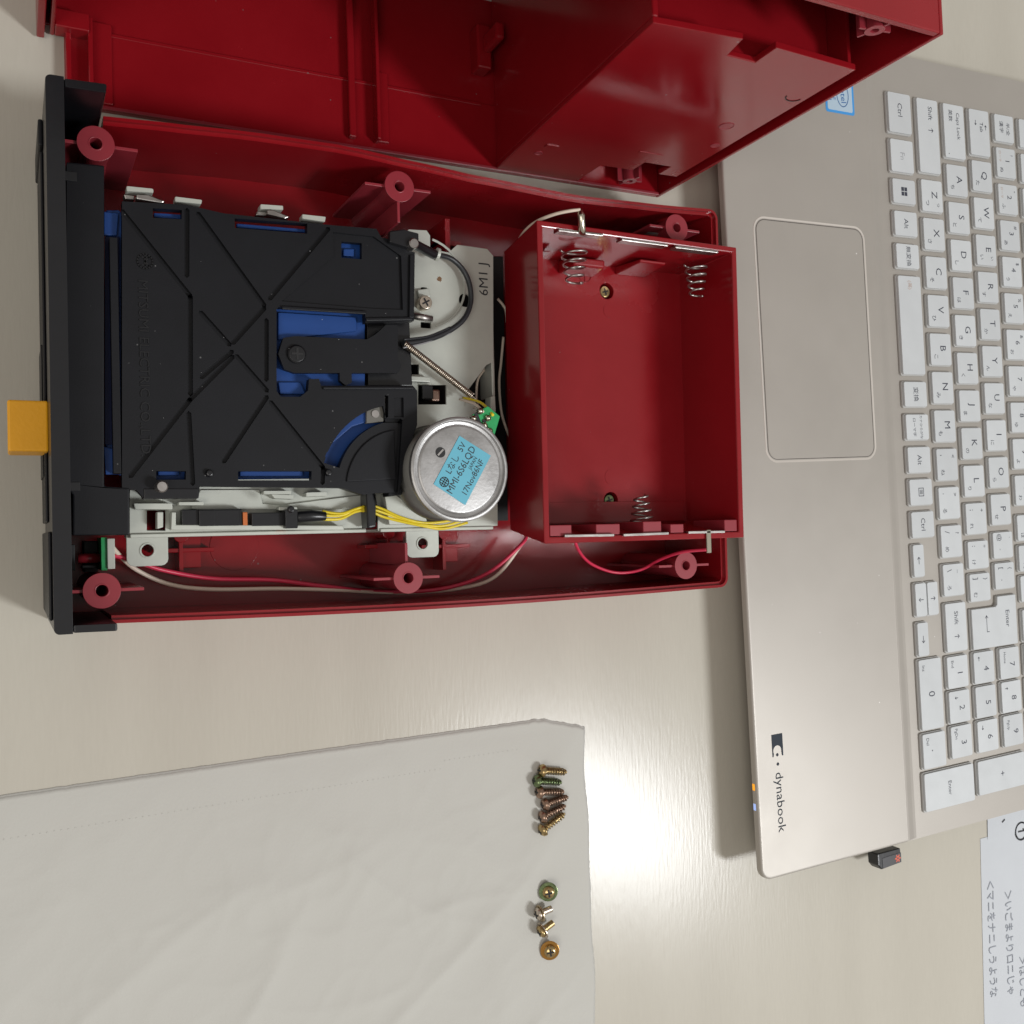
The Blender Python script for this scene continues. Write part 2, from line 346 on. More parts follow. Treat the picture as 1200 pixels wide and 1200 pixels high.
# ================================================================== disk drive mechanism
drv = thing('disk_drive', 'black and zinc floppy disk mechanism with round motor sitting in the red case', 'disk drive', (90, 55, 3))
ZC = 46.0
# pressed zinc chassis
chz = 31.5
outer = [(39.5, 89.6), (127.3, 98.5), (127.2, 106.7), (128.5, 108.1), (135.3, 108.5), (136.6, 106.8), (136.5, 101.9), (143.8, 101.4), (147.2, 104.6), (159.2, 104.3), (161.6, 102), (160.6, 62.6), (157.7, 61.2), (150.3, 52), (152.6, 47.7), (155.9, 44.7), (159.7, 44.2), (164, 32.3), (163.6, 19.7), (153.8, 3.4), (160.6, 10.2), (160.7, 2), (113.6, 1.2), (33.5, 1.9), (33.7, 14.1)]
outer = [(39.5, 89.6), (127.3, 98.5), (127.2, 106.7), (128.5, 108.1), (135.3, 108.5), (136.6, 106.8), (136.5, 101.9), (143.8, 101.4), (147.2, 104.6), (159.2, 104.3), (161.6, 102), (160.6, 62.6), (157.7, 61.2), (150.3, 52), (152.6, 47.7), (157.2, 41.6), (157.3, 19.7), (157.8, 12.4), (160.9, 10.2), (160.7, 2), (113.6, 1.2), (33.5, 1.9), (33.7, 14.1)]
h1 = [(123.8, 59.7), (131.2, 60.1), (131.1, 56.4), (125.6, 56.2)]; h2 = [(130.7, 52.7), (141.6, 53.2), (141.4, 46.1), (130.5, 45.7)]
(hx, hy), (s1x, s1y), (s2x, s2y) = [(149.8, 84.5), (133.8, 86.6), (134.2, 74.3)]
h6 = [(38.6, 9.3), (44.2, 9.2), (44.1, 2.7), (38.5, 2.9)]; h7 = [(109.3, 16), (113.6, 16), (114.7, 7.7), (114.5, 1.2), (110.2, 1.3), (109.1, 8.4)]
holes = [h1, h2, circ(hx, hy, 2.5, 20), rrect(s1x-1.2, s1y-1.3, s1x+1.2, s1y+1.3, .4), rrect(s2x-2, s2y-1.1, s2x+2, s2y+1.1, .3), h6, h7]
MB().prism([outer]+holes, chz-1, chz).build('chassis_plate', ZINC, drv, .3)
MB().prism([(42.2, 81.6), (160.6, 101.6), (163.2, 64.3), (145.2, 45.8), (144.5, 20.3), (127.4, 7.8), (120.8, 4.2), (47.3, 5.6)], 17, 19).build('lower_frame', DARK, drv)  # dark plates added under the chassis so its holes look black
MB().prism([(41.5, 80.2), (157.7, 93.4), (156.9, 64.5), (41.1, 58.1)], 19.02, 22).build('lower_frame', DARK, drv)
MB().prism([(123.3, 103.6), (176.6, 109), (176, 4.1), (121, 5.1)], 8, 9.6).build('circuit_board', DARK, drv, .2)  # dark board added to keep the shaded gap beside the battery box black
# embossed disc on the plate
(ex, ey), = [(133.7, 89.8)]
arc = [(ex+16.5*cos(a), ey+16.5*sin(a)) for a in [R(-75+k*8) for k in range(20)]]+[(ex+15.6*cos(a), ey+15.6*sin(a)) for a in [R(77-k*8) for k in range(20)]]
MB().prism(arc, chz+.01, chz+.35).build('embossed_ridge', ZINC, drv, .2)
# turned-down edges and side web of the chassis
(x1, y1), (x2, y2), (x3, y3), (x4, y4) = [(33.5, 1.9), (109.9, 1.3), (115.2, 1.2), (166.6, 1.3)]
(a1, a2), = [(161.6, 102)]
for q in ((x1, y1-1.2, 14, x2, y1, chz+1.2), (x3, y1-1.2, 14, x4-8, y1, chz+.8), (a1-1.3, 50, 20, a1-.05, a2-2, chz-1.02)):
    e = MB(); e.box(*q); e.build('chassis_edge', ZINC, drv, .3)
# mounting tabs
for (ax, ay) in [(39.5, -3.4), (133.9, -3.8), (135, 107.8)]:
    if ay > 60: continue
    tbm = MB(); tbm.prism([rrect(ax-6.3, ay-5.0, ax+6.3, ay+6.6, [2.2, 2.2, 0, 0], 3), circ(ax, ay, 1.9, 20)], 23.2, 24.2)
    tbm.ring(1.9, 2.5, 24.2, 24.5, (ax, ay), 20)
    tbm.build('mounting_tab', ZINC, drv, .2)
(hx_, hy_), = [(39.5, -3.4)]
# printed batch mark
MB_ = MB(); (ax, ay), = [(157.5, 93)]
text_into(MB_, '6M1 J', 5.2, ax, ay, chz+.05, R(90)+R(0), sx=1.05); MB_.build('batch_mark', INK, drv)
rs = MB()
for (ax, ay) in [(139.8, 91.4)]:
    rs.prism([(ax+1.1*cos(a)*random.uniform(.5, 1.2), ay+1.2*sin(a)*random.uniform(.5, 1.2)) for a in [2*pi*k/16 for k in range(16)]], chz+.01, chz+.04)
rs.build('rust_spot', mat('rust', (.18, .10, .05), .8), drv)
# black cover ------------------------------------------------
cov_out = [(30.7, 99.6), (46.7, 102.1), (46.9, 100.8), (58.1, 102.2), (61.2, 100.7), (63.3, 102.8), (71.3, 103), (95.4, 101.9), (96.9, 103.2), (111.3, 102.3), (112.7, 99.9), (120, 99), (123.6, 96.4), (124.8, 94.5), (124, 73.4), (122.4, 72.1), (76.7, 74)]
cov_out = [(30.3, 98.8), (35.6, 102.3), (50, 102.8), (61.2, 101.5), (91.2, 101.7), (96.9, 101.8), (111.3, 102.3), (113, 99.6), (119.4, 98.9), (122.4, 96.3), (124.9, 95.7), (124, 72.2), (106.7, 70.4), (106.8, 75.3), (77.8, 74.1), (77.2, 72.7), (76.7, 46.4), (78, 44.6), (84.3, 44.8), (86.9, 46.9), (87.3, 50.7), (90.6, 50.9), (91.2, 48.7), (123.1, 50.1), (124.6, 48.4), (124.3, 36.7), (121.7, 30.3), (118.8, 23.1), (118.3, 17.3), (117, 13.9), (108.9, 13.6), (104.5, 13.1), (97.3, 15.4), (52.4, 16), (52.1, 12.6), (36, 12.7), (34.1, 15), (26.6, 15.3), (26.8, 28.7)]
cov_out = [(31.5, 101.5), (50, 102.8), (61.2, 101.5), (91.2, 101.7), (96.9, 101.8), (111.3, 102.3), (113, 99.6), (119.4, 98.9), (122.4, 96.3), (124.9, 95.7), (124, 72.2), (106.7, 70.4), (106.8, 74.4), (77.8, 73.3), (77.2, 72.4), (76.7, 46.4), (78, 44.6), (84.3, 44.8), (86.9, 46.9), (87.3, 50.7), (90.6, 50.9), (91.2, 48.7), (123.1, 50.1), (124.6, 48.4), (124.3, 36.7), (121.7, 30.3), (118.8, 23.1), (118.3, 17.3), (117, 13.9), (108.9, 13.6), (104.5, 13.1), (97.3, 15.4), (52.4, 16), (52.1, 12.6), (36, 12.7), (34.1, 15), (30.1, 15.3)]
slots = [[(40.2, 100.5), (48.7, 101), (48.6, 98.1), (40.2, 97.6)], [(64.6, 100.3), (87.8, 101.3), (87.7, 98), (64.6, 97.3)], [(99.4, 97), (106.4, 97.2), (106.3, 91.8), (99.3, 91.6)],
         [(39.8, 20.7), (48.5, 20.7), (48.4, 18.1), (39.8, 18.1)], [(64.1, 20.8), (87.5, 20.9), (87.4, 17.9), (64.1, 17.9)]]
(acx, acy), = [(118.6, 15.3)]
def arcw(r0, r1, a0, a1, n=14):
    return [(acx+r1*cos(R(a0+(a1-a0)*k/n)), acy+r1*sin(R(a0+(a1-a0)*k/n))) for k in range(n+1)]+[(acx+r0*cos(R(a1+(a0-a1)*k/n)), acy+r0*sin(R(a1+(a0-a1)*k/n))) for k in range(n+1)]
slots.append(arcw(22.8, 28.2, 103, 163))
slots.append([(113, 46.5), (114.2, 46.2), (114, 39.1), (112.8, 38.7)])
cv = MB(); cv.prism([cov_out]+slots, ZC-3.2, ZC)
cover = cv.build('top_cover', BLK, drv)
(ax, ay), (bx, by) = [(27.8, 90.5), (30.1, 19.9)]
q = MB(); q.box(ax, by, ZC-3.2, bx-.05, ay, ZC-.15); q.build('cover_lip', BLK, cover, .2)
# narrow grooves pressed into the cover
gr = MB()
G = [[(31.4, 98.6), (50.7, 74.6)], [(50.2, 101.2), (49.8, 80.8)], [(50.7, 74.6), (50.2, 44.3)], [(53.5, 100.5), (73.4, 73.5)], [(94.8, 100.5), (75.1, 75.8)],
     [(73.4, 72.7), (63.3, 60.9)], [(63, 58.2), (53.6, 49.7)], [(53.7, 69.8), (62.3, 60.3)], [(64.3, 56.9), (73.7, 46.3)], [(74.7, 42.8), (91.4, 22), (91, 17)],
     [(73.6, 44.4), (59.8, 23.7)], [(63.2, 56.6), (50.1, 42.7), (32.5, 19.1)], [(73.9, 68.9), (73.5, 49.8)], [(49.6, 38.5), (50.4, 16.8)],
     [(92.6, 25.9), (103.5, 35.7), (109.5, 37.8), (118.5, 38)], [(118.2, 37.5), (116.1, 14.2)]]
for pl in G:
    for A, B in zip(pl, pl[1:]):
        A = Vector(A); B = Vector(B); d = (B-A).normalized(); n_ = Vector((-d.y, d.x)); wv = .75
        pg = [A+n_*wv]+[A-d*wv*.9, A-n_*wv]+[B-n_*wv, B+d*wv*.9, B+n_*wv]
        gr.prism([tuple(q) for q in pg], ZC-1.3, ZC+1)
for pl in ([(116.3, 45.7), (119.6, 45.9), (119.5, 39.2), (116.1, 39.1)], [(96.3, 99.5), (110.3, 99.6), (119.9, 94), (120.1, 75.7), (110.4, 75.3), (78.9, 75.3), (96.4, 91.6)]):
    gr.prism(pl, ZC-1.0, ZC+1)
cut = gr.build('cutter', BLK, None); cut.location = (0, 0, 0)
for vtx in cut.data.vertices: vtx.co -= ORG[drv.name]*S
md = cover.modifiers.new('b', 'BOOLEAN'); md.operation = 'DIFFERENCE'; md.object = cut; md.solver = 'EXACT'; md.use_self = True
par = cover.parent; cover.parent = None
bpy.context.view_layer.update()
nm = bpy.data.meshes.new_from_object(cover.evaluated_get(bpy.context.evaluated_depsgraph_get()))
cover.modifiers.clear(); cover.data = nm; cover.parent = par; bpy.data.objects.remove(cut)
md = cover.modifiers.new('bevel', 'BEVEL'); md.width = .25*S; md.segments = 2; md.limit_method = 'ANGLE'; md.angle_limit = R(35)
# raised edges on the cover
for a, b_, wv in (([(78.8, 73.1)][0], [(106.8, 73.6)][0], .6), ([(91.7, 47.9)][0], [(123.1, 49.2)][0], .5), ([(123.6, 94.7)][0], [(122.8, 73)][0], .8), ([(106.7, 71.3)][0], [(123.1, 72.8)][0], .6)):
    A = Vector(a); B = Vector(b_); d = (B-A).normalized(); n_ = Vector((-d.y, d.x))*wv
    re_ = MB(); re_.prism([tuple(A+n_), tuple(A-n_), tuple(B-n_), tuple(B+n_)], ZC+.01, ZC+1.0); re_.build('raised_edge', BLK, cover, .3)
qa = MB(); qa.prism([(acx+19.8*cos(R(a)), acy+19.8*sin(R(a))) for a in range(98, 176, 4)]+[(acx-2.5, acy+3)], ZC+.01, ZC+.7); qa.build('quarter_pad', BLK, cover, .4)
# hinge lugs, feet and studs
lg = MB()
for p in ([(115.1, 101.3), (115, 97.6), (122, 96.3), (125.5, 99.3), (125.5, 101.6), (119.7, 102.4)],): lg.prism(p, ZC+.01, ZC+2.6)
for (ax, ay) in [(55.3, 20), (80.3, 8.6), (92.8, 20.4)]: lg.lathe([(1.3, ZC), (1.0, ZC+1.6), (.01, ZC+1.6)], (ax, ay, 0), 14)
(ax, ay), (bx, by) = [(36.1, 15.5), (52.1, 12.3)]; lg.box(ax, by, ZC-6, bx, ay, ZC+.3)
lg.build('cover_lug', BLK2, cover, .4)
# raised lettering down the cover
(lx, ly), (mx_, my_) = [(37.7, 81), (37.2, 55.1)]
tx = MB(); text_into(tx, 'MITSUMI ELECTRIC CO.,LTD.', 4.0, mx_-.3, my_-3.5, ZC+.02, R(-90), ext=.32, sx=1.05)
strokes(tx, [circ(0, 0, 2.6, 16)+[(2.6, 0)], [(-1.4, -1), (-1.4, 1.2), (0, 0), (1.4, 1.2), (1.4, -1)], [(-2.4, 0), (2.4, 0)]], .45, ZC+.3, lx, ly+3, .85, R(-90))
tx.build('raised_lettering', BLK2, cover)
# specks of dust on the cover
ds = MB()
for _ in range(26):
    a, c = random.uniform(31, 118), random.uniform(16, 100); r_ = random.uniform(.05, .12)
    ds.prism([(a+r_*random.uniform(.5, 1.4)*cos(q), c+r_*random.uniform(.5, 1.4)*sin(q)) for q in (0, 1.2, 2.4, 3.9, 5.1)], ZC+.01, ZC+.05)
tag(ds.build('dust', mat('dust', (.45, .45, .45), .9), cover), kind='stuff')
# front guide bar (left of the cover)
fb = MB(); fb.prism([(16.4, 111.2), (26.7, 111.6), (25.2, 16.1), (32.2, 15.6), (32, 1.6), (16.4, 1.9), (16.6, 13.6), (15, 16.1)], 34, ZC+.4)
(ax, ay), (bx, by) = [(15.2, 108.3), (19.1, 105.6)]; 
fb.build('guide_bar', BLK, drv, .5)
n_ = MB(); n_.box(ax, by, ZC+.42, bx, ay, ZC+.7); (ax, ay), (bx, by) = [(15, 17.3), (18.6, 14.8)]; n_.box(ax, by, ZC+.42, bx, ay, ZC+.7); n_.build('guide_notch', DARK, drv, .1)
g2 = MB(); (ax, ay), (bx, by) = [(14.1, 112.2), (14.9, 8.8)]; g2.box(ax-.5, by, 30, bx+1.5, ay, 40); g2.build('guide_rail', DARK, drv, .3)
# blue tray seen through the openings
bt = MB(); bt.prism([(27.4, 99.9), (31.2, 100.4), (33.6, 96.5), (109.6, 98.6), (108.5, 76.7), (108.2, 65.2), (107.8, 47.8), (111.4, 45.1), (114.3, 39.3), (110.8, 19), (32.3, 18.1), (29.9, 19.9), (26.1, 19.9)], 39.2, 41)
blue = bt.build('disk_tray', BLUE, drv, .4)
b2 = MB()
for q in ([(26.7, 99), (30.8, 98.9), (30.2, 92.1), (26.6, 91.7)], [(25.6, 28.2), (29.4, 27.2), (30, 19.8), (25.9, 19.8)], [(40.9, 100.2), (49.2, 100.7), (49.2, 99.3), (40.9, 98.9)], [(65.9, 99.9), (88.5, 100.6), (88.5, 99.5), (65.9, 98.6)],
          [(40.8, 20.9), (47.1, 21), (47, 19.7), (40.8, 19.6)], [(65.5, 21.1), (85.7, 21.2), (85.7, 19.5), (65.4, 19.4)], [(78.2, 49.8), (85.5, 50.1), (87.1, 46.3), (78.7, 46)], [(78.6, 72.4), (104.9, 72.7), (104.8, 68.1), (78.4, 63.6)],
          [(100.9, 95.4), (104.7, 95.8), (104.6, 93.2), (100.8, 93.1)]):
    b2 = MB(); b2.prism(q, 41.02, 42.4); b2.build('tray_step', BLUE, blue, .3)
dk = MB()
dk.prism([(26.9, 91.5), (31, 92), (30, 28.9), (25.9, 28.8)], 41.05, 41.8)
dk.build('tray_shade_strip', mat('dark_blue_plastic', (.004, .010, .055), .45, spec=.25), blue, .1)  # shade along the tray edge, put in as a darker blue strip
MB().prism([(109.4, 74.1), (124.8, 74.7), (125.4, 51), (109.4, 50.3)], 34, 39.6).build('arm_bracket', BLK2, drv, .3)
# head arm with its screw
arm = MB(); arm.prism([(79.4, 63.7), (83.1, 64.5), (107.5, 65), (110.5, 66.9), (114.2, 70.3), (118.5, 70.6), (118.2, 59.3), (119.4, 57), (118.4, 54.3), (101.9, 53.5), (101.9, 50.4), (99.8, 49.2), (97.8, 50.8), (97.8, 53.3), (82.8, 52.6), (79.5, 53.6), (77.7, 58.4)], 43.0, 45.2)
ao = arm.build('head_arm', BLK, drv, .4)
(ax, ay), = [(83.5, 58.6)]
s_ = MB(); s_.lathe([(3.0, 45.2), (3.0, 46.0), (2.5, 46.5), (.01, 46.6)], (ax, ay, 0), 28)
so = s_.build('screw', BLK2, ao, .1)
sx_ = MB(); sx_.box(ax-1.9, ay-.35, 46.62, ax+1.9, ay+.35, 46.7); sx_.box(ax-.35, ay-1.9, 46.62, ax+.35, ay-.36, 46.7); sx_.box(ax-.35, ay+.36, 46.62, ax+.35, ay+1.9, 46.7); sx_.build('screw_slot', DARK, so)
# grey felt pad in the curved opening
pd = MB(); pd.prism([(107, 42.7), (113, 43.2), (112.8, 37.7), (106.8, 37)], 42.5, 44.6); po = pd.build('grey_pad', mat('grey_pad', (.13, .125, .11), .6), drv, .2)
(ax, ay), = [(109.9, 40.2)]; q = MB(); q.lathe([(1.3, 44.6), (1.3, 45.0), (.01, 45.0)], (ax, ay, 0), 18); q.build('rivet', STEEL, po)
# blue in curved opening
q = MB(); q.prism([[(93.1, 32.3), (95.8, 36.3), (101.1, 40.5), (107.7, 43.5), (108.5, 42.4), (108.1, 37.8), (102.2, 35.9), (97.4, 31.9), (94.5, 29.6)]][0], 42, 43.4); q.build('curved_shutter', BLUE, drv, .3)
# silver clips along the rear side
cl = MB()
for q, zz in (([(33, 107), (40.8, 107.2), (40.8, 105.9), (33, 105.4)], 44), ([(32.3, 105.1), (35.5, 105), (35.5, 103.7), (32.8, 103.6)], 42), ([(35.7, 104.4), (39.9, 104.7), (44.1, 103.4), (43.1, 102.7), (35.7, 103.1)], 45), ([(47, 105.6), (55.2, 105.6), (54.9, 104.2), (47, 104)], 44),
              ([(73.2, 106.5), (80.6, 106.9), (80.6, 105.5), (73.1, 104.9)], 44), ([(72.5, 104.8), (75.5, 104.9), (75.5, 103.5), (72.2, 103.4)], 42), ([(75.1, 104.5), (77.5, 104.8), (82.5, 103.2), (81.1, 102.5), (75.1, 103.2)], 45), ([(86.7, 104.9), (94.7, 105), (94.3, 103.2), (86.7, 103.4)], 44)):
    c1 = MB(); c1.prism(q, zz-4, zz); c1.build('spring_clip', STEEL if zz != 44 else ZINC, drv, .35)
# studs
for (ax, ay), zt in zip([(40.9, 15.8), (123.1, 97.6)], (50.5, 50.5)):
    q = MB(); q.lathe([(1.75, 34), (1.75, zt-.4), (1.4, zt), (.01, zt)], (ax, ay, 0), 20, smooth=False); q.build('guide_pin', STEEL, drv)
# white/zinc pieces, belt and sensor along the front side
fz = MB()
for q in ([(34.2, 11.3), (45.7, 11.2), (45.7, 9.3), (34.6, 9.5)], [(41.1, 8.6), (42.9, 8.6), (42.8, 3.8), (41, 3.3)], [(45.4, 8.5), (46.7, 8.5), (46.6, 4.5), (100.6, 3.2), (100.9, 1.7), (45.1, 2.9)], [(47.5, 11.6), (55.2, 11.6), (55.2, 10.5), (47.5, 10.6)],
          [(74.1, 15), (83.3, 15), (83.2, 13.8), (74, 13.9)], [(76.5, 13.9), (84, 13.6), (84, 12.2), (77.6, 12.5)], [(88.1, 14.4), (95.3, 14.6), (95.3, 13.2), (88, 13)], [(78.9, 9.7), (85.1, 9.6), (85.1, 8.5), (78.9, 8.6)],
          [(37.4, 15.9), (43, 15.6), (42.7, 12.1), (38.2, 13.2)], [(115.5, 13.6), (119, 13.8), (121.2, 12.3), (130.6, 5.9), (131.1, 2.9), (116.9, 3.2)]):
    p_ = MB(); p_.prism(q, 32, 36.5); p_.build('chassis_clip', ZINC, drv, .3)
p_ = MB(); p_.prism([(54.9, 15.5), (73.6, 15.5), (74.6, 11), (80.5, 10.4), (108.4, 13.6), (108.9, 8.9), (84.7, 8.9), (69.3, 9.1), (55.9, 9), (51.9, 9.6)], 31.52, 32.6); p_.build('inner_plate', ZINC, drv, .3)
dkb = MB(); (ax, ay), (bx, by) = [(48.5, 9.3), (67.2, 3.5)]; dkb.box(ax, by, 31.6, bx, ay, 36); dkb.box(ax+5, by+.4, 36.02, ax+10, ay-.2, 37.2); dkb.box(bx-13, by+.4, 36.02, bx-1, ay-.2, 37); dkb.build('motor_belt_block', BLK2, drv, .3)
q = MB(); (ax, ay), (bx, by) = [(67.3, 8.2), (68.8, 3.5)]; q.box(ax+.02, by, 31.6, bx, ay, 36.4); q.build('copper_strip', COPPER, drv, .2)
q = MB(); (ax, ay), (bx, by) = [(70, 7.9), (80.7, 3.6)]; q.box(ax, by, 31.6, bx, ay, 37); (cx_, cy_), (dx_, dy_) = [(80.3, 8.8), (84.4, 2.6)]; q.box(cx_+.02, dy_, 31.6, dx_, cy_, 39.4)
(ex_, ey_), (fx_, fy_) = [(84.7, 6.3), (94.5, 6.4)]; q.tube([(ex_, ey_, 36.6), ((ex_+fx_)/2, ey_+.4, 36.8), (fx_, fy_, 36.8)], [1.9, 2.0, 1.5], 12); q.build('sensor_plug', BLK2, drv, .25)
q = MB(); (ax, ay), (bx, by) = [(78.8, 3.3), (82.7, 2.1)]; q.box(ax, by, 32.7, bx, ay, 36); q.build('copper_contact', COPPER, drv, .2)
# vertical black strap holding the yellow wires
q = MB(); q.prism([(107.7, 15.3), (110.1, 15.3), (111.2, 10.4), (111, 2.3), (108, 1.8), (107.8, 7.6)], 33, 40); q.build('wire_strap', BLK2, drv, .7, 3)
q = MB(); q.prism([(114.2, 15.4), (119.3, 15.4), (119.3, 13.1), (114.1, 12.5)], 38, 44); q.build('cover_foot', BLK, drv, .5)
for k, off in enumerate((0, -1.0, 1.0)):
    pts = [(93.4, 6.7), (99.8, 6.6), (105.2, 8.3), (110.1, 8.5), (114.9, 7.3), (121.1, 5.1), (128.9, 2.9), (137, 2.4), (146.3, 4.7)]
    wire([(x, y+off*(.9+.5*sin(i*1.7+k)), 36.8+.5*cos(i*2+k)) for i, (x, y) in enumerate(pts)], .5, WIREY, drv, 'yellow_wire')
# motor
(mx, my), = [(135.7, 21.1)]
mo = MB()
mo.lathe([(16.9, 53.0), (17.6, 53.4), (17.7, 55.6), (17.1, 56.1), (16.5, 56.0), (16.1, 55.2), (15.2, 55.0), (14.8, 55.5), (14.2, 55.6), (.01, 55.6)], (mx, my, 0), 96, smooth=True)
mot = mo.build('motor', MOTORM, drv)
for p in mot.data.polygons: p.use_smooth = True
md = mot.modifiers.new('e', 'EDGE_SPLIT'); md.split_angle = R(50)
mb_ = MB(); mb_.lathe([(17.3, 31.6), (17.3, 33), (16.9, 33.4), (16.9, 52.98)], (mx, my, 0), 96, smooth=True); mb_.build('motor_can', mat('motor_side', (.20, .20, .185), .30, metal=.7, var=.1, vscale=90), mot)
c4_ = [(135.6, 32.4), (147.1, 25.8), (137.1, 9), (125.8, 16.1)]
lab = MB(); lab.prism(c4_, 55.63, 55.78); labo = lab.build('motor_label', CYAN, mot, .05)
A = Vector(c4_[3]); B = Vector(c4_[0]); D = Vector(c4_[2]); du = (B-A).normalized(); dv = (D-A).normalized(); lw = (B-A).length; lh = (D-A).length; ang = math.atan2(du.y, du.x)
def lpt(u_, v_): q_ = A+du*u_*lw+dv*v_*lh; return q_.x, q_.y
tx = MB()
for body, u_, v_, sz in (('Lなし  5V', .62, .20, 3.1), ('MMI-6S6LQD', .50, .47, 3.5), ('JAPAN', .72, .66, 1.8), ('17Nov86NF', .50, .84, 3.0)):
    x_, y_ = lpt(u_, v_); text_into(tx, body, sz, x_, y_, 55.85, ang, sx=.92, bold=.01)
x_, y_ = lpt(.14, .22); strokes(tx, [circ(0, 0, 1.6, 18)+[(1.6, 0)], [(-1.5, .3), (1.5, .3)], [(-1.4, -.5), (1.4, -.5)], [(0, 1.6), (0, -1.6)], [(-.8, 1.2), (-.8, -1.2)], [(.8, 1.2), (.8, -1.2)]], .28, 55.85, x_, y_, 1, ang)
tx.build('label_print', INK, labo)
(ax, ay), = [(128.6, 26.7)]
q = MB(); q.lathe([(1.75, 55.62), (1.75, 55.72), (.01, 55.72)], (ax, ay, 0), 24); ho = q.build('motor_vent', DARK, mot)
q = MB(); q.box(ax-1.4, ay-.3, 55.74, ax+1.4, ay+.3, 55.82, rz=R(45)); q.build('vent_slot', STEEL, ho)
# solder terminals at the motor's rear
gb = MB(); gb.prism([(141.9, 40), (147.8, 43.1), (152.3, 39.7), (149.8, 32.5), (145.6, 33.6), (140.2, 36.4)], 51.5, 53); gbo = gb.build('terminal_board', GREEN, mot, .15)
sd = MB()
for (ax, ay) in [(141.9, 38.5), (144.5, 41.2), (147.4, 38.9), (147.9, 34.5), (146, 36.3)]:
    sd.lathe([(1.3, 52.9), (1.2, 53.7), (.7, 54.5), (.01, 54.7)], (ax, ay, 0), 14, smooth=True)
sd.build('solder_joint', SOLDER, gbo)
q = MB(); q.prism([(142.4, 40.2), (143.4, 41.1), (145.2, 36.7), (144.3, 35.8)], 53.02, 53.3); q.prism([(145.3, 38.2), (146.3, 38.8), (147.5, 35.9), (146.5, 35.3)], 53.02, 53.3); q.build('board_gap', DARK, gbo)
for k, pp in enumerate(([(144.8, 47.5), (146, 44.6), (145.3, 41)], [(146.1, 48.1), (148.3, 45.2), (149.1, 39.9)])):
    wire([(x, y, z) for (x, y), z in zip(pp, (36, 46, 54))], .5, (WIREW, WIREY)[k], drv, 'terminal_wire')
q = MB(); q.prism([(157.1, 49), (158.8, 49.4), (159, 43.4), (156.9, 43.6)], 31, 36); q.build('chassis_lug', ZINC, drv, .3)
# pulley recess parts
q = MB(); (ax, ay), (bx, by) = [(131.5, 52.5), (135.7, 47.5)]; q.box(ax, by, 26, bx, ay, 33.5); q.build('belt_guide', BLK2, drv, .4)
q = MB(); (ax, ay), (bx, by) = [(136.1, 51.5), (139.3, 47.3)]; q.box(ax, by, 27, bx, ay, 31); q.build('pulley', mat('brownish_steel', (.30, .2, .16), .3, metal=.8), drv, .6)
q = MB(); (ax, ay), (bx, by) = [(118.6, 55.3), (134.2, 53.3)]; q.box(ax, by, 31.6, bx, ay, 35); q.build('slide_rail', ZINC, drv, .4)
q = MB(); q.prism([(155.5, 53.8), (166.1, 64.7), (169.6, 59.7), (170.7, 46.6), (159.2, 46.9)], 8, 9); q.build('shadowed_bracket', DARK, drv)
# shaft, adjusting screw
(ax, ay), (bx, by) = [(127.6, 76.3), (134.7, 75.6)]
q = MB(); q.tube([(ax, ay, 36), (bx, by, 36)], 1.25, 18); q.build('guide_shaft', STEEL, drv)
(ax, ay), = [(132.9, 81.7)]
q = MB(); q.lathe([(2.6, 31.5), (2.6, 34.6), (2.3, 35.2), (.01, 35.3)], (ax, ay, 0), 28); so = q.build('adjusting_screw', NICK, drv, .1)
q = MB(); q.box(ax-1.5, ay-.3, 35.32, ax+1.5, ay+.3, 35.4, rz=.5); q.box(ax-.3, ay-1.5, 35.41, ax+.3, ay+1.5, 35.44, rz=.5); q.build('screw_slot', DARK, so)
q = MB(); (ax, ay), = [(133.2, 84.9)]; q.box(ax-2.2, ay-1, 31.6, ax+2.2, ay+2, 33, rz=.2); q.build('screw_clamp', ZINC, drv, .3)
# black cable loop from the hinge to the head arm
pts = [(126.1, 99.4), (130.3, 99.2), (136.4, 98.3), (142.9, 97.8), (148.1, 94), (150.3, 88.4), (150.2, 82.2), (146.7, 76.1), (139.6, 71), (131.1, 67.4), (121.5, 65)]
wire([(x, y, z) for (x, y), z in zip(pts, (44, 41, 38, 36, 35, 35, 35, 36, 37, 39, 42))], 1.0, WIREB, drv, 'head_cable')
pts = [(124.7, 99.3), (129.1, 98.9), (135.2, 98)]; q = MB(); q.tube([(pts[0][0], pts[0][1], 44.5), (pts[1][0], pts[1][1], 41.5), (pts[2][0], pts[2][1], 38.4)], 1.75, 14, sub=6); q.build('cable_sleeve', BLK2, drv)
pts = [(141.2, 72.4), (136.2, 70), (130.7, 67.8), (121.2, 65.7)]; wire([(x, y+.5, z) for (x, y), z in zip(pts, (37, 38.2, 40, 43))], .42, WIREB, drv, 'thin_cable')
pts = [(141.2, 71.5), (135.2, 69), (129.7, 66.6), (121.1, 64)]; wire([(x, y-.6, z) for (x, y), z in zip(pts, (37, 38.2, 40, 43))], .3, mat('grey_wire', (.25, .25, .26), .3), drv, 'thin_cable')
(ax, ay), = [(136.7, 98.4)]; q = MB(); q.lathe([(2.0, -.5), (2.3, -.5), (2.3, .5), (2.0, .5), (2.0, -.5)], (ax, ay, 37.6), 18, axis=(1, -.2, 0)); q.build('cable_hook', ZINC, drv)
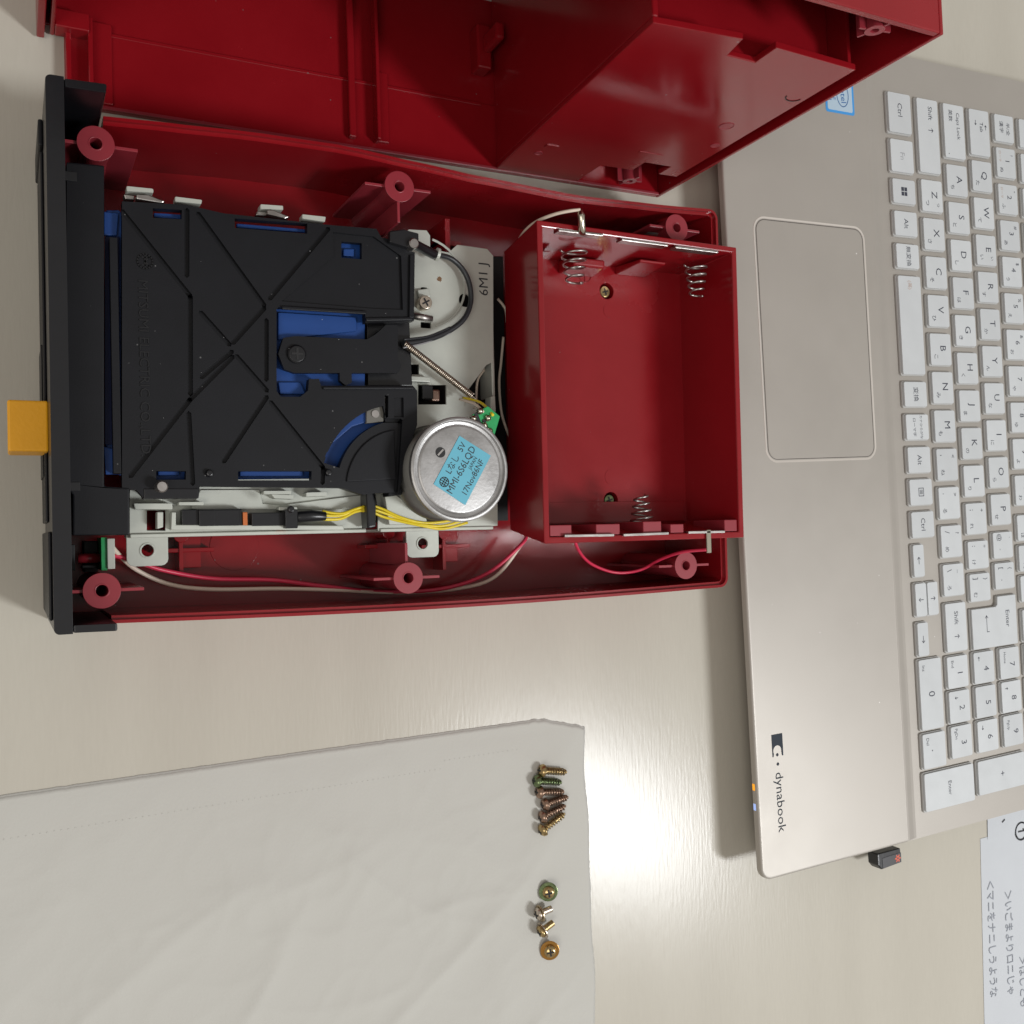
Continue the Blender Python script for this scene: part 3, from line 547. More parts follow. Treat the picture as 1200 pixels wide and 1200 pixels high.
# tension spring
(ax, ay), (bx, by) = [(121.8, 65.1), (148.6, 48.6)]
def helix(a, b_, r0, r1, turns, wr, seg=12, wseg=6, ends=0):
    a = Vector(a); b_ = Vector(b_); t_ = (b_-a).normalized(); u = t_.orthogonal().normalized(); v = t_.cross(u); P = []
    n = int(turns*seg)
    for i in range(n+1):
        f_ = i/n; an = 2*pi*turns*f_; r_ = r0+(r1-r0)*f_; P.append(a+(b_-a)*f_+(u*cos(an)+v*sin(an))*r_)
    q = MB(); q.tube(P, wr, wseg); return q
helix((ax, ay, 42), (bx, by, 38), 1.05, 1.05, 46, .26, 12, 5).build('tension_spring', NICK, drv)
wire([(bx, by, 38), (bx+2, by-1.5, 38), (bx+3, by-3, 36.5), (bx+1.8, by-4, 35)], .3, NICK, drv, 'spring_hook')

# ================================================================== battery box
bbx = thing('battery_box', 'empty red battery holder with coil springs at the right end of the tray', 'battery holder', (208, 51, 3))
ZR, ZF = 60.0, 29.5
bxo = [(164.6, -4.8), (251.8, -4.8), (252.2, 107.2), (164.9, 107.6)]
def draft(poly, d, cx=208, cy=51): return [(x+(d if x < cx else -d), y+(d if y < cy else -d)) for x, y in poly]
wb = MB(); n4 = 4
lo = [(168.0, .3), (249.2, .3), (249.4, 105.4), (168.3, 105.6)]
def loopwall(mb, A, B, za, zb, inner_a, inner_b):
    vs = [(x, y, za) for x, y in A]+[(x, y, zb) for x, y in B]+[(x, y, zb) for x, y in inner_b]+[(x, y, za) for x, y in inner_a]
    fs = []
    for i in range(4):
        j = (i+1) % 4
        fs += [(i, j, 4+j, 4+i), (4+i, 4+j, 8+j, 8+i), (8+i, 8+j, 12+j, 12+i), (12+i, 12+j, j, i)]
    mb.add(vs, fs)
loopwall(wb, lo, bxo, 27, ZR, draft(lo, 2.0), draft(bxo, 2.3))
wb.build('box_wall', RED, bbx, .45)
fi = draft(lo, 1.7)
(s1x, s1y), (s2x, s2y) = [(212, 93.7), (211.4, 11.1)]
MB().prism([fi, circ(s1x, s1y, 3.2, 24), circ(s2x, s2y, 3.2, 24)], ZF-2, ZF).build('box_floor', RED, bbx, .15)
# raised rim lands and stepped ends where the contacts sit
for q_ in ((171, 101.6, ZF+.02, 181, 104.0, 42), (190, 98.4, ZF+.02, 206, 103.6, 40), (216, 100.6, ZF+.02, 230, 103.8, 46)):
    ld = MB(); ld.box(*q_, taper=1.0); ld.build('contact_ledge', RED, bbx, .9, 3)
l2 = MB(); l2.box(167.3, -2.2, 40, 176, 1.6, ZR-.6); l2.box(186, -2.2, 40, 196, 1.6, ZR-.6); l2.box(206, -2.2, 40, 214, 2.2, ZR-.6); l2.box(218, -2.2, 40, 224, 1.0, ZR-.6); l2.box(243, -2.2, 40, 249, 2.2, ZR-.6); l2.build('contact_slot', REDT, bbx, .3)
l2 = MB(); l2.box(170.3, 2.4, ZF+.01, 246, 10.5, ZF+.5); l2.build('floor_step', RED, bbx, .2)
for ax, ay in ((s1x, s1y), (s2x, s2y)):
    q = MB(); q.lathe([(5.5, 2.7), (4.2, 21.3)], (ax, ay, 0), 24); q.build('support_post', RED, case)
    q = MB(); q.lathe([(3.45, 27.45), (4.6, 27.45), (4.6, 21.4), (3.45, 21.4), (3.45, 27.45)], (ax, ay, 0), 24, caps=False); q.build('screw_boss', RED, bbx)
for (ax, ay), r_ in zip([(213, 86), (212.1, 20.2)], (2.8, 3.2)): mk = MB(); mk.lathe([(r_, ZF+.01), (r_, ZF+.12), (.01, ZF+.12)], (ax, ay, 0), 28); mk.build('moulded_mark', RED, bbx)
for (ax, ay) in [(202.1, 99.1), (201.6, 7.2)]:
    mk = MB(); mk.ring(2.7, 3.0, ZF+.01, ZF+.3, (ax, ay), 28); mk.box(ax-2.71, ay-.15, ZF+.01, ax+2.71, ay+.15, ZF+.25); mk.box(ax-.15, ay-2.71, ZF+.02, ax+.15, ay+2.71, ZF+.28); mk.build('moulded_mark', RED, bbx, .05)
sm_ = MB(); pass
for ax, ay in ((s1x, s1y), (s2x, s2y)):
    q = MB(); q.lathe([(3.4, ZF-8), (3.4, ZF-6), (.01, ZF-6)], (ax, ay, 0), 20); q.build('screw_well', DARK, bbx)
    q = MB(); q.lathe([(2.5, ZF-5.9), (2.5, ZF-1.9), (2.1, ZF-1.2), (.01, ZF-1.0)], (ax, ay, 0), 24); s0 = q.build('screw', (BRASS, BRGRN)[ay < 50], bbx, .1)
    q = MB(); q.box(ax-1.4, ay-.3, ZF-.99, ax+1.4, ay+.3, ZF-.93, rz=.3); q.box(ax-.3, ay-1.4, ZF-.92, ax+.3, ay+1.4, ZF-.88, rz=.3); q.build('screw_slot', DARK, s0)
# contact plates standing in the end walls
def plate(a, b_, tab=None, zb=57):
    (ax, ay), (bx, by) = a, b_; q = MB()
    d = Vector((bx-ax, by-ay)).normalized(); n_ = Vector((-d.y, d.x))*.45
    q.prism([(ax+n_.x, ay+n_.y), (ax-n_.x, ay-n_.y), (bx-n_.x, by-n_.y), (bx+n_.x, by+n_.y)], zb, ZR+.9)
    return q
rearp = [[(173.1, 104.8), (191.2, 105)], [(199.2, 104.4), (219.4, 104.3)], [(222.8, 104.1), (242.6, 104.2)]]
frontp = [[(172.3, -2.2), (192.6, -2.4)], [(196.5, -2.5), (216.2, -2.3)], [(225, -2.2), (242, -2.3)]]
for p_ in rearp: plate(*p_).build('contact_plate', STEEL, bbx, .15)
for p_ in frontp: plate(*p_).build('contact_plate', STEEL, bbx, .15)
# springs pointing along the battery axis
def cone(px_, ydir, zc, L_, y0, r0=4.6, r1=2.6, turns=5):
    helix((px_, y0, zc), (px_, y0+ydir*L_, zc), r0, r1, turns, .42, 20, 8).build('coil_spring', STEEL, bbx)
cone([(185.3, 104.3)][0][0], -1, 50, 13, 102.2, 5.0, 2.8, 4.6)
cone([(240.1, 105.2)][0][0], -1, 50, 13, 102.0, 4.4, 2.4, 4.6)
cone([(213.8, 2.7)][0][0], 1, 47, 11, 1.4, 4.4, 2.4, 4.2)
# solder tabs
q = MB(); q.tube([(183, 104.5, 60.6), (181.8, 105.8, 62), (180.7, 109.5, 63.5), (180.6, 112, 63.2)], [1.0, 1.3, 1.3, .8], 10, sub=3); q.build('solder_tab', SOLDER, bbx)
(ax, ay), (bx, by) = [(234.4, -2.4), (234.9, -10.1)]
q = MB(); q.box(ax-1.1, by, ZR+.3, ax+1.1, ay+1, ZR+.9); q.build('solder_tab', SOLDER, bbx, .3)
q = MB(); (ax, ay), (bx, by) = [(211.3, 106.1), (217, 103.8)]; q.add([(ax-2, ay, 44), (bx+1, ay, 44), (bx+2, ay+4, 56), (ax+3, ay+4, 56)], [(0, 1, 2, 3)]); q.add([(ax-2, ay-.5, 43.6), (bx+1, ay-.5, 43.6), (bx+2, ay+3.5, 55.6), (ax+3, ay+3.5, 55.6)], [(3, 2, 1, 0)]); q.build('contact_tongue', STEEL, bbx)
wire([(174.3, 105.7, 22), (171.5, 107.7, 32), (168.9, 108.8, 44), (169.6, 110, 52), (173.2, 111.1, 58), (177.2, 111.6, 62), (180.4, 111.9, 63.5)], .62, WIREW, bbx, 'white_wire')
wire([(187.9, -3.1, 40), (193, -9, 36), (200.9, -13.9, 32), (212.6, -17.4, 30), (222.5, -16.7, 32), (227.2, -12.4, 40), (230.1, -9.7, 50), (235.3, -8.9, 58.5)], .62, WIRER, bbx, 'red_wire')
pts = [(172.7, 75.4), (171.4, 65.3), (170.4, 57), (171.2, 45.4), (174.3, 36.5)]
wire(z3(pts, 16), .55, WIREW, case, 'thin_wire')
pts = [(162, 62.6), (157.6, 56.9), (156.7, 48.8)]; wire(z3(pts, 24), .5, WIREW, drv, 'thin_wire')
pts = [(170.6, 90.2), (173.8, 86.5), (174.4, 81.2)]; wire(z3(pts, 16), .55, WIREW, case, 'thin_wire')

# ================================================================== the other half of the case, standing on its long side
LY = 145.8
lid = thing('case_cover', 'deep red plastic case cover standing on its long side behind the tray', 'case cover', (134, LY, 0))
LD = 78                                    # depth of the shell, away from the camera
xf = Matrix.Translation(Vector((258, LY, 0)))@Matrix.Rotation(R(-1.3), 4, 'X')@Matrix.Translation(Vector((-258, -LY, 0)))
def lbuild(mb, name, m_, bev=.35, par=None): return mb.build(name, m_, par or lid, bev, xf=xf)
def slab(pts_xz, y0, y1):                  # prism along Y from an outline in x,z
    mb = MB(); mb.prism(pts_xz, y0, y1); mb.v = [Vector((v.x, v.z, v.y)) for v in mb.v]
    mb.f = [f[::-1] for f in mb.f]; return mb
q = MB(); q.box(18.6, LY, 0, 257, LY+26.7, 2.6); lbuild(q, 'lower_side_wall', RED, .3)
q = MB(); q.box(10.2, LY+26.72, 0, 257, LY+LD, 1.6); lbuild(q, 'lower_side_panel', RED, .3)
q = MB(); q.box(33, LY+25.4, 2.62, 172, LY+26.7, 3.1); lbuild(q, 'wall_step', RED, .2)
lbuild(slab([(258.8, 0), (259.0, 152), (257.4, 152), (257.2, 0)], LY, LY+LD), 'end_wall', RED, .4)
lbuild(slab([(10.2, 149.4), (257.38, 149.4), (257.38, 152), (10.2, 152)], LY+.2, LY+LD), 'upper_side_wall', RED, .4)
q = MB(); q.box(10.2, LY+LD, 0, 258.6, LY+LD+2.4, 152); lbuild(q, 'back_panel', RED, .4)
q = MB(); q.box(10.2, LY+21.5, 1.62, 12.6, LY+LD-.02, 149.3); lbuild(q, 'open_end_wall', RED, .4)
for bx_ in ((14.2, LY+23, 1.62, 15.6, LY+LD-.02, 60), (18.8, LY+1.3, 2.62, 20.6, LY+26, 5.5), (25.6, LY+1.3, 2.62, 27.2, LY+29, 7.5), (27.22, LY+1.6, 2.62, 33.4, LY+29.5, 3.8), (15.62, LY+23, 1.62, 26, LY+29, 9)):
    q = MB(); q.box(*bx_); lbuild(q, 'end_rib', RED, .4)
q = MB(); q.box(116.0, LY+3.2, 2.62, 118.6, LY+LD-.1, 5.6); lbuild(q, 'cross_rib', RED, .5)
q = MB(); q.box(126.2, LY+3.0, 2.62, 127.6, LY+LD-.1, 7.8); lbuild(q, 'cross_rib', RED, .4)
q = MB(); q.box(127.62, LY+3.6, 2.62, 132.2, LY+31, 3.9); lbuild(q, 'cross_rib', RED, .4)
q = MB(); q.box(20, LY+.01, 2.62, 257.1, LY+1.2, 3.3); lbuild(q, 'rim', REDT, .2)
face = [(177.6, 3.5), (215.4, 3.5), (215.6, 21.8), (230.6, 22.6), (230.7, 31.2), (242.9, 31.4), (243.0, 22.8), (252.2, 23.0), (251.4, 123.6), (216.2, 125.0), (216.4, 114.8), (205.2, 115.0), (203.2, 125.2), (171.8, 122.3)]
lbuild(slab(face, LY+.3, LY+2.4), 'battery_bay_face', RED, .35)
lbuild(slab([(177.8, 3.5), (180.0, 3.5), (174.2, 122.1), (172.0, 122.1)], LY+2.42, LY+LD-.1), 'battery_bay_side', RED, .6)
lbuild(slab([(174.6, 111.0), (249.6, 111.6), (249.6, 113.4), (174.5, 112.8)], LY+2.42, LY+LD-.1), 'battery_bay_top', RED, .3)
lbuild(slab([(249.8, 23.2), (251.8, 23.2), (251.2, 122), (249.7, 122)], LY+2.42, LY+LD-.1), 'battery_bay_side', RED, .3)
lbuild(slab([(216, 21.6), (230.4, 21.9), (230.4, 23.6), (216, 23.4)], LY+2.42, LY+50), 'battery_bay_sill', RED, .3)
lbuild(slab([(231, 31.5), (243, 31.7), (243, 33.4), (231, 33.2)], LY+2.42, LY+50), 'battery_bay_sill', RED, .3)
for px_, pz, r_ in ((239.3, 72, 2.8), (186, 24, 1.6), (246.5, 56, 1.8)):
    q = MB(); q.lathe([(r_, 0), (r_, .18), (r_-.3, .18), (r_-.35, .05), (.01, .05)], (px_, LY+.3, pz), 26, axis=(0, -1, 0)); lbuild(q, 'moulded_mark', REDT, 0)
q = MB(); q.prism([(3.6*cos(R(a)), 3.6*sin(R(a))) for a in range(195, 350, 12)]+[(3.3*cos(R(a)), 3.3*sin(R(a))) for a in range(339, 190, -12)], 0, .2)
q.v = [Vector((246.2+v.x, LY+.28-v.z, 101+v.y)) for v in q.v]; lbuild(q, 'crescent_mark', DARK, 0)
q = MB(); q.box(185, LY-.02, 30.5, 190, LY+.28, 33); lbuild(q, 'moulded_bar', RED, .1)
q = MB(); q.box(222, LY+.05, 39.5, 233, LY+.28, 40.6); lbuild(q, 'moulded_bar', RED, .08)
for px_, pz in ((239.5, 143.0), (238.3, 8.6)):
    q = MB(); q.lathe([(1.3, 12), (1.3, 0), (3.1, 0), (3.4, 50)], (px_, LY+1.6, pz), 28, axis=(0, 1, 0))
    po = lbuild(q, 'screw_post', REDT, .1)
    for a in (10, 75, 190, 250):
        dx_, dz_ = cos(R(a)), sin(R(a)); n1_, n2_ = -dz_*.4, dx_*.4; e_ = 5.6
        q2 = slab([(px_+dx_*3.2+n1_, pz+dz_*3.2+n2_), (px_+dx_*e_+n1_, pz+dz_*e_+n2_), (px_+dx_*e_-n1_, pz+dz_*e_-n2_), (px_+dx_*3.2-n1_, pz+dz_*3.2-n2_)], LY+1.7, LY+40)
        lbuild(q2, 'post_rib', REDT, .1, po)
q = MB(); q.box(226.4, LY+9, 2.62, 236.6, LY+50, 16.5); lbuild(q, 'inner_block', RED, .5)
q = MB(); q.box(168.5, LY+38, 1.62, 174.6, LY+56, 9); lbuild(q, 'inner_lug', RED, .8, None)
q = MB(); q.box(170.5, LY+44, 9.02, 174.2, LY+51, 22); lbuild(q, 'inner_lug', RED, 1.2)

# ================================================================== laptop
psi = R(1.94)
lap = thing('laptop', 'open champagne coloured laptop with white Japanese keyboard at the right', 'laptop', (277.9, 223.6, 0), -pi/2+psi)
ORG[lap.name] = Vector((0, 0, 0))
def extr_x(prof, x0, x1):                  # profile in (y, z) swept along x
    mb = MB(); mb.prism(prof, x0, x1); mb.v = [Vector((v.z, v.x, v.y)) for v in mb.v]; return mb
def loft(rings):                            # rings = [(outline, z)...], closed below and above
    mb = MB(); n = len(rings[0][0]); vs = [(x, y, z) for pl, z in rings for x, y in pl]
    mb.add(vs, [(k*n+i, k*n+(i+1) % n, (k+1)*n+(i+1) % n, (k+1)*n+i) for k in range(len(rings)-1) for i in range(n)])
    mb.add(vs[:n], [tuple(range(n))[::-1]]); mb.add(vs[-n:], [tuple(range(n))]); return mb
loft([(rrect(d, d, 379.2-d, 258-d, max(5.5-d, 1.5), 8), z) for d, z in ((14, 3.6), (7, 8), (2.5, 12.2), (.4, 14.7), (0, 15.3), (0, 17.0), (.02, 17.4))]).build('keyboard_deck', LAP, lap)
loft([(rrect(d, d, 379.2-d, 88.5, [5.5-d, 5.5-d, 0, 0], 8), z) for d, z in ((.01, 17.41), (.06, 17.85), (.35, 18.25), (.75, 18.44), (1.2, 18.5))]).build('palm_rest', LAP, lap)
extr_x([(88.52, 17.42), (88.52, 18.49), (90, 18.36), (93.6, 17.62), (95.5, 17.42)], .5, 378.7).build('palm_slope', LAP, lap, .15)
extr_x([(222, 17.42), (225, 17.9), (228, 18.5), (256, 18.5), (256, 17.42)], 1, 378).build('hinge_cover', LAP, lap, .2)
f_ = MB()
for x_, y_ in ((20, 42), (355, 42), (20, 240), (355, 240)): f_.lathe([(7, 0), (7, 3.7)], (x_, y_, 0), 24)
f_.build('rubber_foot', DARK, lap)
# touchpad
tpo = rrect(88, 16.2, 196, 81.4, 5.5, 8); tpi = rrect(88.7, 16.9, 195.3, 80.7, 5.0, 8)
tpo = rrect(87.1, 15.3, 196.9, 82.3, 6.4, 8); tpi = rrect(88.3, 16.5, 195.7, 81.1, 5.3, 8)
q = MB(); n = len(tpo); q.add([(x, y, 18.62) for x, y in tpo]+[(x, y, 18.44) for x, y in tpi]+[(x, y, 18.44) for x, y in rrect(86.95, 15.15, 197.05, 82.45, 6.5, 8)], [(i, (i+1) % n, n+(i+1) % n, n+i) for i in range(n)]+[(2*n+i, 2*n+(i+1) % n, (i+1) % n, i) for i in range(n)]); q.build('touchpad_edge', LAPE, lap)
tph = rrect(88.6, 16.8, 195.4, 80.8, 5.0, 8); tpd = rrect(88.32, 16.52, 195.68, 81.08, 5.3, 8)
MB().prism([tpd, tph], 18.45, 18.54).build('touchpad_gap', mat('dark_gap', (.06, .05, .045), .6), lap)
MB().prism(rrect(88.75, 16.95, 195.25, 80.65, 4.9, 8), 18.4, 18.60).build('touchpad', LAP, lap, .06)
# LEDs on the front edge
for x_, M_, nm_ in ((338.5, LEDA, 'amber_light'), (347.2, LEDB, 'blue_light')):
    q = MB(); q.box(x_-1.5, -.15, 15.4, x_+1.4, .3, 16.9); q.build('status_light', M_, lap, .1)
# maker's mark
lg_ = MB(); lg_.prism([(316.6, 9.4), (326.4, 9.4)]+[(326.4, 10.0)]+[(323.9+2.3*cos(R(a)), 12.3+2.3*sin(R(a))) for a in range(300, 60, -15)]+[(326.4, 14.8), (326.4, 15.6), (316.6, 15.6)], 18.51, 18.56)
for k, x_ in enumerate((327.0, 330.4)): lg_.lathe([(.72, 18.51), (.72, 18.56), (.01, 18.56)], (x_-(1.3 if k == 0 else .6), 12.2, 0), 14)
text_into(lg_, 'dynabook', 6.2, 333.2, 10.6, 18.56, 0, align='LEFT', sx=1.08, bold=.03)
lg_.build('maker_logo', LOGO, lap)
# sticker
MB().prism(rrect(17.0, 62.4, 34.6, 80.4, 1.2), 18.51, 18.60).build('processor_sticker', STB, lap, .02)
sk = lap.children[-1]
MB().prism(rrect(18.2, 63.6, 33.4, 79.2, 1.0), 18.61, 18.66).build('sticker_field', STW, sk, .02)
q = MB(); text_into(q, 'intel', 4.6, 25.6, 73.4, 18.70, R(4)); text_into(q, 'CORE', 2.6, 25.2, 67.8, 18.70); text_into(q, 'i3', 2.4, 28.4, 65.2, 18.70)
strokes(q, [[(5.6*cos(R(a)), 3.6*sin(R(a))) for a in range(-150, 175, 15)]], .4, 18.70, 25.6, 73.2); q.build('sticker_print', mat('sticker_ink', (.02, .12, .35), .4), sk)
# keys ---------------------------------------------------------------------
ROW = [(101.9, 116.9), (121.4, 135.7), (139.9, 154.4), (158.6, 173.0), (177.6, 191.9), (196.6, 208.5)]
KT, KB = 19.5, 17.5
kcache = {}
def key(x0, x1, row, leg, y0=None, y1=None, poly=None, label=None):
    if y0 is None: y0, y1 = ROW[row]
    cx, cy = (x0+x1)/2, (y0+y1)/2
    kk = (round(x1-x0, 1), round(y1-y0, 1), poly is None)
    root = None
    if poly is None and kk in kcache:
        src = kcache[kk]
        root = src.copy(); COL.objects.link(root); root.parent = lap; ss = src.children[0].copy(); COL.objects.link(ss); ss.parent = root
    else:
        hw, hh = (x1-x0)/2, (y1-y0)/2
        pl = rrect(-hw, -hh, hw, hh, .9, 4) if poly is None else [(a-cx, c-cy) for a, c in poly]
        mb = MB(); mb.prism(pl, 1.0, KT-KB); root = mb.build('key', KEY, lap, .28)
        mb = MB()
        if poly is None: mb.prism(rrect(-hw-.55, -hh-.55, hw+.55, hh+.55, 1.1, 4), 0, .98)
        else: mb.prism([(a*1.03, c*1.03) for a, c in pl], 0, .98)
        sk_ = mb.build('key_skirt', KEYS, root, .2)
        if poly is None: kcache[kk] = root
    root.location = Vector((cx, cy, KB))*S
    if label: root['label'] = label
    if leg:
        by = {}
        for L_ in leg:
            body, dx, dy, sz, M_ = (list(L_)+[KINK])[:5] if len(L_) == 4 else L_
            by.setdefault(M_.name, (M_, []))[1].append((body, dx, dy, sz))
        for M_, items in by.values():
            mb = MB()
            for body, dx, dy, sz in items:
                if body == 'WIN':
                    for a in (-1, 1):
                        for c in (-1, 1): mb.box(a*1.12-.95, c*1.05-.88, 0, a*1.12+.95, c*1.05+.88, .04)
                elif body == 'MENU':
                    strokes(mb, [[(-1.9, -1.6), (1.9, -1.6), (1.9, 1.6), (-1.9, 1.6), (-1.9, -1.6)], [(-1, .7), (1, .7)], [(-1, 0), (1, 0)], [(-1, -.7), (1, -.7)]], .33, .03)
                elif body in ARW: strokes(mb, ARW[body], .33, .03, dx, dy, sz)
                else: text_into(mb, body, sz, dx, dy, .03, bold=.02)
            for v in mb.v: v.z += KT-KB+.01
            mb.build('legend', M_, root)
ORG_DEFAULT = None
ARW = {'>>': [[(-1.6, 0), (1.6, 0)], [(.7, .9), (1.7, 0), (.7, -.9)]], '<<': [[(1.6, 0), (-1.6, 0)], [(-.7, .9), (-1.7, 0), (-.7, -.9)]],
       '^^': [[(0, -1.6), (0, 1.5)], [(-.9, .6), (0, 1.6), (.9, .6)]], 'vv': [[(0, 1.6), (0, -1.5)], [(-.9, -.6), (0, -1.6), (.9, -.6)]],
       'ENT': [[(4, 1.6), (4, 0), (-4, 0)], [(-2.9, 1.0), (-4.1, 0), (-2.9, -1.0)]]}
key(20.1, 39.3, 0, [('Ctrl', -1.5, 0, 4.2)])
key(42.8, 58.4, 0, [('Fn', 0, 0, 4.2, KGREY)])
key(62.0, 73.6, 0, [('WIN', 0, 0, 1)])
key(77.6, 89.3, 0, [('Alt', 0, 0, 4.0)])
key(93.4, 105.0, 0, [('無変換', 0, .3, 3.3)])
key(108.9, 156.5, 0, [('(英)', -19.5, 0, 2.8, KRED)])
key(160.2, 172.1, 0, [('変換', 0, 0, 3.6)])
key(176.0, 188.1, 0, [('カナひらがな', 0, 2.4, 1.95), ('ローマ字', 0, -2.2, 2.3)])
key(191.8, 204.1, 0, [('Alt', 0, 0, 4.0)])
key(207.4, 219.7, 0, [('MENU', 0, 0, 1)])
key(223.1, 235.4, 0, [('Ctrl', 0, 0, 3.9)])
key(238.9, 254.2, 0, [('<<', 0, 0, 1)], 101.7, 108.8)
key(257.5, 273.3, 0, [('vv', 0, 0, .9)], 101.7, 109.0)
key(257.5, 273.3, 0, [('^^', 0, 0, .9)], 109.9, 116.9)
key(276.5, 292.4, 0, [('>>', 0, 0, 1)], 101.7, 108.8)
key(294.3, 328.0, 0, [('0', 0, 0, 6.0), ('Ins', -12.8, -4.6, 2.6)], 101.2, 116.2)
key(330.0, 346.6, 0, [('.', 0, 0, 6), ('Del', -4.6, -4.4, 2.6)], 101.0, 116.2)
key(348.9, 367.0, 0, [('Enter', 0, 0, 3.2)], 100.7, 134.8, label='tall Enter key of the number pad')
# row Z
key(20.4, 56.8, 1, [('Shift', -11.5, 1.6, 3.9), ('^^', -3, 1.6, 1)])
for i, (c, k, e_) in enumerate((('Z', 'つ', 'っ'), ('X', 'さ', ''), ('C', 'そ', ''), ('V', 'ひ', ''), ('B', 'こ', ''), ('N', 'み', ''), ('M', 'も', ''), (',', 'ね', '<'), ('.', 'る', '>'), ('/', 'め', '?'), ('\\', 'ろ', '_'))):
    x = 60.5+i*18.93
    if c.isalpha(): lg = [(c, -.6, 1.4, 5.6), (k, 3.6, -3.6, 3.2)]+([(e_, 4.2, 4.0, 2.8)] if e_ else [])
    else: lg = [(c, -4.6, -3.0, 4.6), (k, 3.8, -3.6, 3.2), (e_, -4.0, 4.0, 3.4)]
    key(x, x+15.4, 1, lg)
key(269.0, 292.6, 1, [('Shift', -4.6, 0, 3.8), ('^^', 4.6, 0, 1)])
for i, (c, s2_) in enumerate((('1', 'End'), ('2', 'vv'), ('3', 'PgDn'))):
    x = 295.0+i*17.1; key(x, x+15.4, 1, [(c, .6, 1.4, 5.2), (s2_, -4 if s2_ != 'vv' else -4.4, -3.6 if s2_ != 'vv' else -2, 2.5 if s2_ != 'vv' else .6)], 120.6, 134.9)
# row A
key(20.6, 47.5, 2, [('Caps Lock', -3, 2.8, 3.2), ('英数', -7.8, -2.6, 3.0), ('.', 11.5, -3.5, 5)])
for i, (c, k, e_) in enumerate((('A', 'ち', ''), ('S', 'と', ''), ('D', 'し', ''), ('F', 'は', ''), ('G', 'き', ''), ('H', 'く', ''), ('J', 'ま', ''), ('K', 'の', ''), ('L', 'り', ''), (';', 'れ', '+'), (':', 'け', '*'), (']', 'む', '}'))):
    x = 51.0+i*18.85; w_ = 15.3
    if i > 9: x = 239.6+(i-10)*16.3; w_ = 13.6
    if c.isalpha(): lg = [(c, -.4, 1.4, 5.6), (k, 3.6, -3.8, 3.1)]
    else: lg = [(c, -4.4, -3.0, 4.2), (k, 3.6, -3.8, 3.1), (e_, -4.0, 4.0, 3.4)]
    key(x, x+w_, 2, lg)
for i, (c, s2_) in enumerate((('4', '<<'), ('5', ''), ('6', '>>'))):
    x = 295.0+i*17.1; key(x, x+15.4, 2, [(c, .6, 1.4, 5.2)]+([(s2_, -4.4, -3.6, .6)] if s2_ else []), 139.5, 154.0)
# L shaped Enter
ep = [(273.4, 139.9), (293.4, 139.9), (293.4, 173.0), (268.4, 173.0), (268.4, 159.4), (272.4, 159.0), (273.4, 157.8)]
key(268.4, 293.4, 2, [('Enter', -1, 9.6, 4.0), ('ENT', .5, -6.0, 1.0)], 139.9, 173.0, poly=ep, label='L-shaped Enter key')
key(348.9, 365.6, 2, [('+', 0, 0, 5.0)], 138.2, 173.0, label='tall plus key of the number pad')
# row Q
key(20.8, 44.0, 3, [('Tab', -3.0, 1.4, 3.4), ('<<', -3, 4.6, .7), ('>>', -5, -2.8, .7)])
for i, (c, k, e_) in enumerate((('Q', 'た', ''), ('W', 'て', ''), ('E', 'い', 'ぃ'), ('R', 'す', ''), ('T', 'か', ''), ('Y', 'ん', ''), ('U', 'な', ''), ('I', 'に', ''), ('O', 'ら', ''), ('P', 'せ', ''), ('@', '゛', '`'), ('[', '゜', '{'))):
    x = 47.0+i*18.88; w_ = 15.3
    if i > 9: x = 236.2+(i-10)*15.6; w_ = 13.0
    if c.isalpha(): lg = [(c, -.4, 1.4, 5.6), (k, 3.6, -3.8, 3.1)]+([(e_, 4, 4, 2.8)] if e_ else [])
    else: lg = [(c, -4.0, -2.6, 4.0), (k, 3.2, -3.8, 3.1), (e_, -3.6, 4.0, 3.4)]
    key(x, x+w_, 3, lg)
for i, (c, s2_) in enumerate((('7', 'Home'), ('8', '^^'), ('9', 'PgUp'))):
    x = 295.0+i*17.1; key(x, x+15.4, 3, [(c, .6, 1.6, 5.2), (s2_, -3 if s2_ != '^^' else -4.4, -3.6, 2.3 if s2_ != '^^' else .6)])
# number row
key(21.0, 34.8, 4, [('半/全', 0, 2.6, 3.0), ('漢字', -.6, -2.4, 3.2)])
for i, (c, k, e_) in enumerate((('1', 'ぬ', '!'), ('2', 'ふ', '"'), ('3', 'あ', '#'), ('4', 'う', '$'), ('5', 'え', '%'), ('6', 'お', '&'), ('7', 'や', "'"), ('8', 'ゆ', '('), ('9', 'よ', ')'), ('0', 'わ', ''), ('-', 'ほ', '='), ('^', 'へ', '~'), ('\\', 'ー', '|'))):
    x = 38.2+i*18.85; w_ = 15.2
    if i > 9: x = 228.3+(i-10)*15.7; w_ = 13.0
    key(x, x+w_, 4, [(c, -1.0, .9, 4.6), (k, 3.8, -3.8, 3.0), (e_ or ' ', -4.2, 4.2, 3.0)]+([('ローマ', -3.2, -4.6, 2.0, KRED)] if i < 2 else []))
key(277.0, 293.2, 4, [('Back', 0, 2, 3), ('Space', 0, -2, 3)])
for i, c in enumerate(('Num', '/', '*', '-')):
    x = 295.0+i*17.4; key(x, x+15.4, 4, [(c, 0, 0, 3.4 if i == 0 else 5)])
# function row
for i, c in enumerate(('Esc', 'F1', 'F2', 'F3', 'F4', 'F5', 'F6', 'F7', 'F8', 'F9', 'F10', 'F11', 'F12', 'Ins', 'Prt', 'Del', 'Fn', 'Home', 'End')):
    x = 21.2+i*18.3; key(x, x+14.8, 5, [(c, -2, 2, 3.0)])

